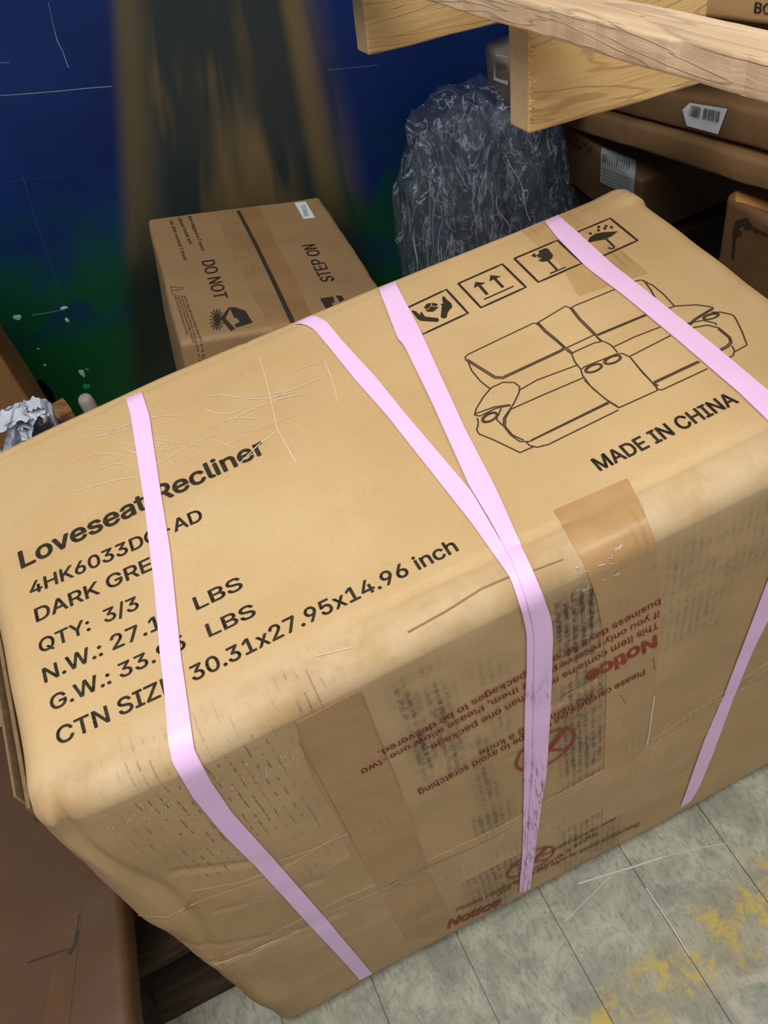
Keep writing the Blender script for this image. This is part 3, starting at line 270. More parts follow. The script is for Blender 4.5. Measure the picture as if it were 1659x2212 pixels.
GR = {" ":[188,[]],",":[188,[[38,-119,68,71,137,71,84,-119]]],"-":[453,[[337,244,337,188,114,188,114,244]]],".":[188,[[95,-4,78,-1,63,9,53,24,50,41,53,59,63,73,78,83,95,87,113,83,128,73,138,59,141,41,138,24,128,9,113,-1]]],"2":[453,[[64,0,64,47,234,229,261,257,282,282,299,305,311,327,318,348,320,371,317,397,308,419,293,436,273,449,250,457,224,460,196,457,172,447,153,433,139,413,130,390,127,362,66,362,71,405,86,442,111,473,143,496,182,511,225,516,268,511,306,497,337,474,361,445,376,411,381,372,378,345,371,318,357,290,336,259,306,223,267,180,153,60,153,57,389,57,389,0]]],"B":[456,[[60,0,60,509,241,509,289,504,329,491,359,469,381,442,394,410,398,374,395,344,387,320,373,301,356,286,336,275,315,267,315,262,339,257,363,245,385,227,402,203,414,173,418,136,413,100,400,67,377,39,344,18,301,4,247,0],[125,57,245,57,296,63,330,80,349,105,355,137,352,161,342,184,327,203,306,218,279,228,248,231,125,231],[125,285,238,285,265,288,288,296,308,309,323,326,333,348,336,372,330,403,313,429,283,446,240,452,125,452]]],"P":[445,[[60,0,60,509,235,509,289,503,332,487,366,462,390,430,404,391,409,348,404,304,390,265,366,233,332,207,289,191,235,186,109,186,109,242,233,242,269,246,297,256,318,272,333,294,342,319,344,348,342,376,333,402,318,423,297,439,268,449,232,452,125,452,125,0]]],"T":[449,[[32,452,32,509,417,509,417,452,257,452,257,0,193,0,193,452]]],"a":[389,[[160,-9,126,-5,94,5,68,22,48,45,35,73,30,108,34,138,43,161,58,179,78,193,100,203,125,211,152,216,178,220,234,227,252,230,265,235,273,243,276,255,276,257,273,279,267,297,256,311,240,322,220,329,196,331,171,329,149,322,132,313,118,301,107,288,100,274,41,291,57,322,79,346,104,364,133,375,163,382,194,384,215,383,239,379,263,372,286,360,306,343,322,320,333,290,337,251,337,0,277,0,277,52,272,52,264,38,252,25,236,12,215,1,190,-6],[170,45,202,49,228,59,248,74,263,93,272,115,276,138,276,190,270,186,259,182,246,179,231,176,200,171,175,168,154,164,134,159,117,150,103,139,95,124,92,105,94,87,102,72,114,61,130,52,149,47]]],"b":[424,[[229,-8,198,-5,172,4,153,17,138,31,127,46,118,59,112,59,112,0,53,0,53,509,114,509,114,319,118,319,127,331,137,346,152,360,171,373,197,381,229,384,274,378,313,361,345,332,370,293,385,245,390,189,385,133,370,84,346,45,313,16,274,-2],[220,47,253,51,279,66,301,88,316,117,325,151,328,189,325,227,316,261,301,290,280,311,253,325,220,330,188,325,161,312,140,291,125,263,116,229,113,189,116,150,125,115,140,86,162,65,188,51]]],"c":[396,[[207,-8,159,-2,117,16,82,46,56,85,40,133,34,187,40,243,56,291,82,330,117,360,159,378,207,384,234,383,260,377,284,368,305,356,324,341,340,322,353,301,362,277,303,262,298,276,290,289,281,301,270,311,257,319,242,325,226,329,207,330,173,325,145,310,124,287,108,258,99,224,96,187,99,151,108,117,124,89,145,66,173,51,207,46,226,48,243,52,258,58,271,66,282,76,292,89,299,102,304,117,363,102,354,78,341,56,325,37,306,21,285,9,261,-1,235,-6]]],"d":[424,[[195,-8,151,-2,111,16,79,45,55,84,39,133,34,189,39,245,55,293,79,332,112,361,151,378,196,384,228,381,253,373,272,360,287,346,298,331,306,319,311,319,311,509,372,509,372,0,313,0,313,59,307,59,298,46,287,31,272,17,252,4,227,-5],[205,47,236,51,263,65,284,86,299,115,309,150,312,189,309,229,300,263,284,291,263,312,237,325,205,330,172,325,145,311,124,290,108,261,99,227,96,189,99,151,109,117,124,88,145,66,172,51]]],"e":[404,[[212,-8,161,-2,117,16,82,46,56,85,40,132,34,187,39,242,55,290,81,329,115,359,157,378,205,384,236,382,266,374,294,361,319,341,341,315,357,282,368,242,371,194,371,169,75,169,75,221,338,221,310,202,307,237,298,269,283,294,263,314,237,326,205,330,173,326,146,313,125,294,109,270,99,241,96,211,96,178,100,139,110,106,128,80,151,61,179,50,212,46,234,48,254,53,271,61,285,73,297,88,306,105,365,91,353,63,335,39,311,19,283,4,249,-5]]],"f":[254,[[228,379,228,327,6,327,6,379],[81,0,81,432,84,461,96,486,113,505,135,519,161,527,187,530,207,529,222,527,234,524,243,521,227,468,215,472,206,473,195,474,171,470,154,460,145,443,142,419,142,0]]],"g":[425,[[207,-151,168,-148,134,-140,105,-127,82,-110,64,-91,51,-69,101,-41,110,-53,122,-66,136,-78,154,-88,178,-95,207,-97,249,-92,282,-75,304,-47,311,-6,311,68,306,68,298,56,287,41,272,28,252,16,227,8,195,5,152,10,113,27,80,53,55,90,39,136,34,191,39,246,55,293,80,332,112,361,152,378,196,384,228,382,253,373,273,360,288,346,299,331,308,319,313,319,313,379,372,379,372,-9,367,-54,350,-90,324,-117,291,-136,251,-147],[205,59,237,63,264,75,285,95,300,121,309,154,312,193,309,231,300,264,285,291,264,312,237,325,205,330,172,325,145,312,124,290,109,262,99,229,96,193,99,155,109,123,124,96,145,76,172,63]]],"h":[410,[[114,227,114,0,53,0,53,509,114,509,114,287,102,287,124,332,152,362,187,379,227,384,264,380,295,369,321,349,341,321,353,285,357,240,357,0,296,0,296,235,290,275,273,304,246,323,210,329,184,326,161,317,141,303,126,283,117,257]]],"i":[167,[[53,0,53,379,114,379,114,0],[84,443,67,446,54,455,44,468,41,483,44,499,54,512,67,521,84,524,100,521,114,512,123,499,126,483,123,468,114,455,100,446]]],"k":[381,[[110,137,110,212,121,212,284,379,360,379,184,199,177,199],[53,0,53,509,114,509,114,0],[294,0,148,186,191,229,372,0]]],"l":[189,[[139,-2,101,3,74,20,58,47,53,84,53,509,114,509,114,99,115,77,120,62,130,54,146,52,160,53,170,54,181,3,162,-1,151,-2]]],"m":[610,[[53,0,53,379,112,379,112,295,108,295,118,323,132,346,151,363,172,376,195,384,219,386,257,380,287,361,309,331,321,295,312,295,322,321,337,343,357,361,381,375,407,383,437,386,468,383,497,372,522,354,541,328,553,296,557,255,557,0,496,0,496,254,490,289,473,313,447,326,419,330,395,328,374,320,358,307,345,290,338,270,335,247,335,0,274,0,274,260,269,288,253,311,229,326,199,330,178,328,158,320,140,307,126,289,117,266,114,238,114,0]]],"n":[410,[[114,227,114,0,53,0,53,379,112,379,112,287,102,287,124,332,152,362,187,379,227,384,264,380,295,369,321,349,341,321,353,285,357,240,357,0,296,0,296,235,290,275,273,304,246,323,210,329,184,326,161,317,141,303,126,283,117,257]]],"o":[415,[[207,-8,159,-2,117,16,82,46,56,85,40,133,34,187,40,243,56,291,82,330,117,360,159,378,207,384,256,378,299,360,333,330,359,291,376,243,381,187,376,133,359,85,333,46,299,16,256,-2],[207,46,242,51,270,66,292,89,307,117,316,151,319,187,316,224,307,258,292,287,270,310,242,325,207,330,173,325,145,310,124,287,108,258,99,224,96,187,99,151,108,117,124,89,145,66,173,51]]],"p":[424,[[53,-143,53,379,112,379,112,319,118,319,126,331,137,346,152,360,171,373,197,381,229,384,274,378,313,361,345,332,370,293,385,245,390,189,385,133,370,84,346,45,313,16,274,-2,229,-8,198,-5,173,4,153,17,138,31,127,46,118,59,114,59,114,-143],[220,47,253,51,279,66,301,88,316,117,325,151,328,189,325,227,316,261,301,290,280,311,253,325,220,330,188,325,161,312,140,291,125,263,116,229,113,189,116,150,125,115,140,86,162,65,188,51]]],"r":[259,[[53,0,53,379,112,379,112,321,115,321,130,347,152,367,181,380,213,385,229,384,243,384,243,322,230,324,219,325,207,326,182,323,159,315,140,301,126,284,117,262,114,237,114,0]]],"s":[365,[[182,-8,145,-5,112,3,84,18,62,38,45,63,36,94,94,107,105,79,124,60,150,49,181,45,217,50,244,62,262,81,268,103,265,121,254,136,237,147,212,155,149,170,104,186,72,208,53,237,47,274,51,305,65,332,87,354,115,370,149,381,187,384,223,381,254,372,279,358,299,339,314,316,324,290,268,277,258,298,243,316,219,328,187,333,156,329,131,317,114,299,109,277,112,258,124,243,144,232,172,223,229,209,275,194,306,171,325,142,331,107,326,75,312,47,290,24,260,6,223,-5]]],"t":[227,[[204,379,204,327,6,327,6,379],[65,471,126,471,126,98,128,76,136,61,150,53,170,50,185,51,202,54,213,2,203,-1,192,-3,180,-4,168,-4,125,2,92,21,72,52,65,93]]],"u":[410,[[182,-5,146,-1,115,11,89,31,69,59,57,95,53,139,53,379,114,379,114,144,119,105,137,75,164,56,200,50,226,53,249,62,268,77,283,97,293,122,296,153,296,379,357,379,357,0,298,0,298,92,307,92,286,47,257,17,222,0]]],"v":[389,[[163,0,17,379,84,379,165,155,177,121,187,87,196,53,206,21,184,21,194,53,203,87,213,121,224,155,305,379,371,379,226,0]]],"w":[567,[[138,0,23,379,87,379,133,214,143,177,154,137,165,91,175,41,165,41,175,90,186,135,196,176,206,214,252,379,316,379,362,214,371,176,382,136,392,91,402,41,391,41,402,90,413,135,423,176,434,214,480,379,545,379,429,0,368,0,319,172,305,225,297,252,291,280,277,338,291,338,277,280,263,225,255,198,248,172,199,0]]],"x":[379,[[21,0,171,218,171,171,29,379,100,379,147,306,164,279,179,253,193,229,207,206,175,206,190,229,202,253,216,279,233,306,282,379,352,379,209,169,209,214,358,0,287,0,231,85,214,112,200,136,187,159,173,182,205,182,191,159,178,136,165,112,148,85,91,0]]],"y":[389,[[47,-139,61,-86,71,-87,88,-90,104,-89,118,-84,130,-74,141,-58,151,-36,163,-1,17,379,84,379,165,155,177,121,187,87,196,53,206,21,184,21,193,53,202,87,212,121,224,155,305,379,371,379,204,-58,191,-85,177,-107,159,-124,139,-136,117,-143,91,-145,77,-145,65,-143,54,-141]]]}
FILL = {}
def fill(loops):
    """non-zero winding fill by horizontal bands -> quads"""
    E_ = []
    for q in loops:
        P = [(q[k], q[k + 1]) for k in range(0, len(q), 2)]
        for i in range(len(P)):
            a, b = P[i - 1], P[i]
            if a[1] != b[1]: E_.append((a, b, 1) if a[1] < b[1] else (b, a, -1))
    ys = {a[1] for a, b, _ in E_} | {b[1] for a, b, _ in E_}
    X = lambda e, y: e[0][0] + (e[1][0] - e[0][0]) * (y - e[0][1]) / (e[1][1] - e[0][1])
    for i, e in enumerate(E_):                      # crossings of overlapping contours
        for f in E_[:i]:
            lo, hi = max(e[0][1], f[0][1]), min(e[1][1], f[1][1])
            if lo < hi:
                d0, d1 = X(e, lo) - X(f, lo), X(e, hi) - X(f, hi)
                if d0 * d1 < 0: ys.add(lo + (hi - lo) * d0 / (d0 - d1))
    ys = sorted(ys); vs, fs = [], []
    for y0, y1 in zip(ys[:-1], ys[1:]):
        if y1 - y0 < .01: continue
        ym = (y0 + y1) / 2; A = sorted((X(e, ym), k) for k, e in enumerate(E_) if e[0][1] < ym < e[1][1]); w_ = 0
        for n_, (x, k) in enumerate(A):
            w1 = w_ + E_[k][2]
            if w_ == 0 and w1 != 0: st = k
            if w_ != 0 and w1 == 0:
                o = len(vs); a, b = E_[st], E_[k]
                vs += [Vector((X(a, y0), y0, 0)) / 1000, Vector((X(b, y0), y0, 0)) / 1000, Vector((X(b, y1), y1, 0)) / 1000, Vector((X(a, y1), y1, 0)) / 1000]
                fs.append((o, o + 1, o + 2, o + 3))
            w_ = w1
    return vs, fs
def glyphs(txt, heavy, fat=.0):
    G = GB if heavy else GR; vs, fs = [], []; x = 0
    for ch in txt:
        adv, d = G.get(ch) or GB.get(ch) or GR.get(ch) or [280, []]
        if d:
            if (ch, heavy) not in FILL: FILL[(ch, heavy)] = fill(d)
            V, T_ = FILL[(ch, heavy)]; o = len(vs)
            vs += [v + Vector((x, 0, 0)) for v in V]; fs += [tuple(i + o for i in t) for t in T_]
        x += adv / 1000
    if fat:   # heavier stroke: the same letter struck again around its outline
        V, T = list(vs), list(fs)
        for k in range(6):
            o = len(vs); d_ = Vector((math.cos(k * 1.0472), math.sin(k * 1.0472) * .8, 0)) * fat
            vs += [v + d_ for v in V]; fs += [tuple(i + o for i in t) for t in T]
    return vs, fs
def text_on(c, txt, p0, p1, top, mat, bold=.018, off=.0006, name='printed_text', cap=None):
    """text with its baseline from pixel p0 to p1; 'top' = pixel of the top of a capital at p0"""
    a, b, t = c.hit(p0), c.hit(p1), c.hit(top)
    if not (a and b and t): return None
    A, B = a[0], b[0]; n = (a[1] + b[1]).normalized()
    ex = (B - A).normalized(); ey = n.cross(ex).normalized(); ez = ex.cross(ey)
    h = cap or abs((t[0] - A).dot(ey))
    vs, fs = glyphs(txt, bold >= .01, bold)
    x0 = min(v.x for v in vs); x1 = max(v.x for v in vs)
    sx = (B - A).length / (x1 - x0); sy = h / .535
    out = [c.drop(A + ex * ((v.x - x0) * sx) + ey * (v.y * sy), ez, off) for v in vs]
    return c.add(name, mesh('text', out, fs), mat)

# ================================================================== SETTING
# ---- floor: worn tiles laid over a slab
def floor_mat():
    n = NT('worn_floor_tile', .5, .4)
    c = n.tc.outputs['Object']
    geo = n.n('NewGeometry').outputs['Position']
    rnd = n.n('ObjectInfo').outputs['Random']
    f = n.noise(16, 8, .72, geo, .5)
    st = n.n('Mapping'); n.put(st.inputs[0], geo); st.inputs[3].default_value = (230, 70, 30); st.inputs[2].default_value = (0, 0, .12)
    f2 = n.noise(1, 5, .7, st.outputs[0], .8)
    col = n.mix(n.step(f, .35, .68), lin(140, 140, 124), lin(184, 184, 164))
    col = n.mix(n.math('MULTIPLY', n.step(f2, .50, .66), .55), col, lin(98, 100, 92))
    col = n.mix(n.math('MULTIPLY', n.step(n.noise(42, 6, .8, geo, 1), .62, .74), .5), col, lin(88, 88, 82))
    sep = n.n('SeparateXYZ'); n.put(sep.inputs[0], geo)
    # a worn yellow line crossing the floor diagonally
    d = n.math('ADD', sep.outputs[1], n.math('MULTIPLY', sep.outputs[0], -.21))
    band = n.math('MULTIPLY', n.step(d, .075, .12), n.step(d, .205, .165))
    band = n.math('MULTIPLY', band, n.step(sep.outputs[0], .08, .13))
    col = n.mix(n.math('MULTIPLY', band, .28), col, lin(150, 130, 80))
    wear = n.step(n.noise(24, 8, .75, geo, .6), .47, .6)
    col = n.mix(n.math('MULTIPLY', n.math('MULTIPLY', band, wear), .9), col, lin(196, 172, 66))
    pink = n.math('MULTIPLY', n.step(d, .12, .06), n.step(f, .42, .6))
    col = n.mix(n.math('MULTIPLY', pink, .55), col, lin(196, 180, 164))
    col = n.mix(n.math('MULTIPLY', rnd, .14), col, lin(150, 150, 136))
    n.set('Base Color', col); n.bump(n.math('ADD', f2, f), .35, .002); return n.m
FLOORM = floor_mat()
GROUT = plain('floor_joint_grime', lin(70, 68, 60), .9)
def box_mesh(x0, x1, y0, y1, z0, z1, bev=0):
    bm = bmesh.new(); bmesh.ops.create_cube(bm, size=1)
    for v in bm.verts: v.co = Vector((x0 + (v.co.x + .5) * (x1 - x0), y0 + (v.co.y + .5) * (y1 - y0), z0 + (v.co.z + .5) * (z1 - z0)))
    if bev: bmesh.ops.bevel(bm, geom=bm.edges[:], offset=bev, segments=2, affect='EDGES', profile=.6)
    me = bpy.data.meshes.new('b'); bm.to_mesh(me); bm.free(); return me
fl = link('floor', box_mesh(-3, 3.2, -2.5, 3, -.06, -.004), FLOORM); setp(fl, kind='structure')
TP = .128; TL = .9
for i in range(-4, 7):
    for j in range(-1, 1):
        x0 = .151 + i * TP; y0 = -.32 + j * TL + (i % 3) * .03
        t = link('floor_tile', box_mesh(x0 + .0006, x0 + TP - .0006, y0 + .0006, y0 + TL - .0006, -.004, random.uniform(-.0005, .0002), .0006), FLOORM)
        t.parent = fl
# pale scratches scored into the tiles
SCR = plain('pale_scratch', lin(205, 212, 196), .7)
def floor_line(pts, wd):
    P = [onz(q, .0007) for q in pts]; vs, fs = [], []
    for i, p in enumerate(P):
        t = (P[min(i + 1, len(P) - 1)] - P[max(i - 1, 0)]).normalized(); s_ = Vector((-t.y, t.x, 0)) * wd / 2
        vs += [p - s_, p + s_]
        if i: fs.append((2 * i - 2, 2 * i - 1, 2 * i + 1, 2 * i))
    return vs, fs
me = merge('scratch', [floor_line([(1248, 1909), (1300, 1893), (1360, 1875), (1430, 1852)], .0022),
                       floor_line([(1430, 1852), (1510, 1832), (1570, 1822)], .0009),
                       floor_line([(1319, 1893), (1290, 1922), (1220, 1990)], .0010),
                       floor_line([(1396, 1918), (1420, 1955), (1450, 2000), (1490, 2065)], .0018)])
o = link('scratch_marks', me, SCR); o.parent = fl
# ---- back wall : dark blue panel
WN = Vector((.325, 1, 0)).normalized()         # outward (away from camera)
W0 = Vector((.207, 1.535, 0)); WX = Vector((1, -.325, 0)).normalized()
def wall_mat():
    n = NT('scuffed_blue_paint', .36, .45)
    X, Y, Z = n.xyz()
    nz = n.noise(3, 4, .6)
    blue = n.mix(n.step(n.noise(2.2, 5, .6), .35, .7), lin(14, 36, 88), lin(20, 48, 112))
    # bottom panel where the green undercoat shows through
    g = n.math('MULTIPLY', n.step(n.math('ADD', Z, n.math('MULTIPLY', n.noise(7, 2, .5), .22)),   .70, .45), n.step(n.noise(7, 2, .5), .34, .56))
    g2 = n.step(Z, .36, .2)
    col = n.mix(n.math('MAXIMUM', n.math('MULTIPLY', g, .9), g2), blue, lin(8, 80, 38))
    # long streaky brown band behind the small carton, darker towards the bottom
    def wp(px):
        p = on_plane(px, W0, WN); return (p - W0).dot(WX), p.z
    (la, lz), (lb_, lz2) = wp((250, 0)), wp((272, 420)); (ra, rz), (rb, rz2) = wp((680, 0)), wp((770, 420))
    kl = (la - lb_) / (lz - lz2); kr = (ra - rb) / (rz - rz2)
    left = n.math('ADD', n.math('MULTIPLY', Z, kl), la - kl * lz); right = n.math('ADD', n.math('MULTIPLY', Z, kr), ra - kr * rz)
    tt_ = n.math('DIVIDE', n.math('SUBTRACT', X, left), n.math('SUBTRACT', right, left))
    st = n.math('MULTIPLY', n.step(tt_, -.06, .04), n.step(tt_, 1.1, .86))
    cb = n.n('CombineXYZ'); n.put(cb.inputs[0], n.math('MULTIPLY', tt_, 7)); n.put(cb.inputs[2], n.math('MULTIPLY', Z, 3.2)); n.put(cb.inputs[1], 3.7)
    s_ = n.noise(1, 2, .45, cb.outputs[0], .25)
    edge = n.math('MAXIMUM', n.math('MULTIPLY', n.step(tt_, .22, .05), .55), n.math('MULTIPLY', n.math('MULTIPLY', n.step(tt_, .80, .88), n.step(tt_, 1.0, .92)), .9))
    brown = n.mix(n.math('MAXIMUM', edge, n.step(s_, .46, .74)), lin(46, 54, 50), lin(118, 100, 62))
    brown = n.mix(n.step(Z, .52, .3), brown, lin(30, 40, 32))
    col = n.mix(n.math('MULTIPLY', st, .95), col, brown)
    # fine scratches
    v2 = n.obj((2.2, 1, 110), (0, .05, 0)); l = n.step(n.noise(1, 3, .6, v2, .4), .70, .76)
    col = n.mix(n.math('MULTIPLY', l, n.math('MULTIPLY', n.step(n.noise(9, 3), .5, .62), .30)), col, lin(120, 140, 190))
    n.set('Base Color', col); n.set('Roughness', n.math('ADD', n.math('MULTIPLY', nz, .2), .3)); return n.m
def wall():
    outer = [(-1.6, 0), (2.0, 0), (2.0, 2.6), (-1.6, 2.6)]
    # fork opening at the foot of the panel, seen lower left
    ctr = []
    for q in ((52, 826), (90, 820), (112, 842), (126, 880), (132, 905), (100, 930), (60, 905), (50, 860)):
        p = on_plane(q, W0, WN); ctr.append(((p - W0).dot(WX), p.z))
    tess = tessellate_polygon([[Vector((a, b, 0)) for a, b in outer], [Vector((a, b, 0)) for a, b in ctr]])
    pts = outer + ctr
    vs = [Vector((a, 0, b)) for a, b in pts] + [Vector((a, .03, b)) for a, b in pts]; k = len(pts)
    fs = [tuple(t) for t in tess] + [tuple(i + k for i in t) for t in tess]
    for lo, hi in ((0, 4), (4, k)):
        for i in range(lo, hi):
            j = i + 1 if i + 1 < hi else lo; fs.append((i, j, j + k, i + k))
    me = mesh('wall', vs, fs)
    bm = bmesh.new(); bm.from_mesh(me); bmesh.ops.recalc_face_normals(bm, faces=bm.faces); bm.to_mesh(me); bm.free()
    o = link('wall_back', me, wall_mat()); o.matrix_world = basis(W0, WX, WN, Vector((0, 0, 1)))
    bpy.context.view_layer.update(); setp(o, kind='structure')
    b = link('recess', box_mesh(min(a for a, _ in ctr) - .05, max(a for a, _ in ctr) + .05, .05, .07, 0, .4), plain('dark_green_recess', lin(8, 40, 20), .7)); b.parent = o
    # chipped paint spots and scored seam
    chip = plain('pale_chipped_paint', lin(178, 228, 186), .7); chipg = plain('green_chipped_paint', lin(60, 160, 80), .7)
    def blob(px, r, sq=.7, m=chip):
        c = on_plane(px, W0, WN); vs = [c - WN * .0015]; n_ = 14
        for i in range(n_):
            a = i / n_ * 6.283; rr = r * random.uniform(.75, 1.15)
            vs.append(c + WX * math.cos(a) * rr + Vector((0, 0, 1)) * math.sin(a) * rr * sq - WN * .0008)
        me = mesh('chip', vs, [(0, i + 1, (i + 1) % n_ + 1) for i in range(n_)])
        me.transform(o.matrix_world.inverted()); x = link('paint_chip', me, m); x.parent = o
    blob((37, 685), .009); blob((138, 665), .008, .5); blob((145, 691), .004, 1.5); blob((188, 797), .004, 1, chipg); blob((187, 834), .008, 1, chipg)
    blob((177, 805), .006, 2); blob((97, 788), .003, 1.3); blob((83, 753), .003)
    seam = plain('scored_seam_line', lin(120, 150, 165), .6)
    def stroke(pts, wd, m=seam, nm='scratch'):
        P = [on_plane(q, W0, WN) - WN * .0009 for q in pts]; vs, fs = [], []
        for i, p in enumerate(P):
            t = (P[min(i + 1, len(P) - 1)] - P[max(i - 1, 0)]).normalized(); s_ = t.cross(WN) * wd / 2 * random.uniform(.5, 1.3)
            vs += [p - s_, p + s_]
            if i: fs.append((2 * i - 2, 2 * i - 1, 2 * i + 1, 2 * i))
        return vs, fs
    dark = plain('fine_seam_line', lin(52, 76, 120), .6)
    me = merge('s', [stroke([(105, 5), (114, 50), (124, 88), (136, 112), (148, 145)], .0013), stroke([(0, 206), (60, 202), (130, 196), (190, 190), (243, 186)], .0014),
                     stroke([(0, 135), (20, 135)], .0014), stroke([(138, 668), (100, 676), (70, 680)], .0016), stroke([(708, 151), (760, 146), (815, 140)], .0007)])
    me.transform(o.matrix_world.inverted()); x = link('scratch_marks', me, seam); x.parent = o
    me = merge('s', [stroke([(48, 375), (64, 430), (81, 491), (105, 555), (124, 618), (138, 662), (150, 712), (166, 765), (177, 805), (186, 842), (196, 900)], .0012),
                     stroke([(0, 395), (100, 384), (240, 368)], .0008), stroke([(124, 618), (180, 603), (273, 577)], .0008), stroke([(25, 182), (60, 180)], .001),
                     stroke([(775, 250), (765, 300), (752, 330)], .0006), stroke([(0, 224), (100, 215), (240, 208)], .0006), stroke([(60, 823), (78, 818), (95, 815)], .002)])
    me.transform(o.matrix_world.inverted()); x = link('panel_seam', me, dark); x.parent = o
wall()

# ================================================================== THE BIG CARTON
BX, BY, BW, BD, BH = -.2345, .3665, .779, .425, .728
BMX = Matrix.Translation((BX, BY, 0))
def FR(px):   # pixel -> local X,Z of the front face
    p = on_plane(px, (0, BY, 0), Vector((0, 1, 0))); return p.x - BX, p.z
def TPX(px):
    p = onz(px, BH); return p.x - BX, p.y - BY
CREASES = []
for a, b, dep in (((300, 2072), (640, 2003), -.0012), ((420, 2092), (560, 2045), -.002), ((560, 2045), (835, 1915), -.0022), ((835, 1915), (1130, 1775), -.0014), ((1130, 1775), (1290, 1690), -.0012),
                  ((1290, 1672), (1420, 1600), -.0016), ((1420, 1600), (1659, 1440), -.0018), ((1190, 1520), (1290, 1460), -.0025), ((700, 1890), (480, 1955), -.0015),
                  ((390, 1880), (560, 1850), -.002), ((1400, 1640), (1659, 1480), .0012), ((1090, 1630), (1200, 1580), -.001)):
    CREASES.append((FR(a), FR(b), dep))
def seg_d(p, a, b):
    ax, ay = a; bx, by = b; dx, dy = bx - ax, by - ay; L = dx * dx + dy * dy
    t = min(1, max(0, ((p[0] - ax) * dx + (p[1] - ay) * dy) / L)); return math.hypot(p[0] - ax - t * dx, p[1] - ay - t * dy)
def big_disp(p, d):
    x, y, z = p; u, v, w_ = x / d[0], y / d[1], z / d[2]
    s = lambda a: math.sin(math.pi * min(max(a, 0), 1))
    q = p.copy()
    up = max(0, (w_ - .9) / .1)
    q.y += max(0, v - .5) * 2 * .010 * s(u)                 # the back bellies out
    q.y -= max(0, .5 - v) * 2 * .006 * s(u) * s(w_ * .9 + .1)
    q.x += (u - .5) * 2 * .006 * s(w_)
    if z > d[2] * .97:
        q.z += .005 * s(u) * s(v) - .002
        q.z -= .0030 * math.exp(-((y - .040) / .0035) ** 2) * (1 if u > .28 else 0) * min(1, (u - .28) * 6 if u > .28 else 0)
        q.z -= .0012 * math.exp(-((y - d[1] + .022) / .004) ** 2)
        q.z -= .0010 * math.exp(-((x - .40 * d[0]) / .004) ** 2)
    if u < .12 and v < .25:                                # battered near-left corner edge
        k = (1 - u / .12) * (1 - v / .25)
        q += noise.noise_vector(Vector((x * 25, y * 25, z * 12))) * .0045 * k
        q.y += .002 * k * math.sin(z * 38)
    if y < .03 and z > .25:                                 # pinched vertical crease beside the battered corner
        q.y += .007 * math.exp(-((x - .030 - .01 * math.sin(z * 16)) / .006) ** 2) * min(1, (z - .25) * 4) * max(0, 1 - y / .03)
    if u > .94 and v > .9: q.z += .006 * (u - .94) / .06     # lifted far-right corner
    if z < .03 and y < .06: q.y += .010 * (1 - u) * (1 - u)
    if y < .02:
        for a, b, dep in CREASES:
            dd = seg_d((x, z), a, b)
            if dd < .02: q.y -= dep * math.exp(-(dd / .0042) ** 2)
    nv = noise.noise_vector(p * 5) * .003 + noise.noise_vector(p * 17) * .0011
    if z < .02: nv.z = 0
    return q + nv
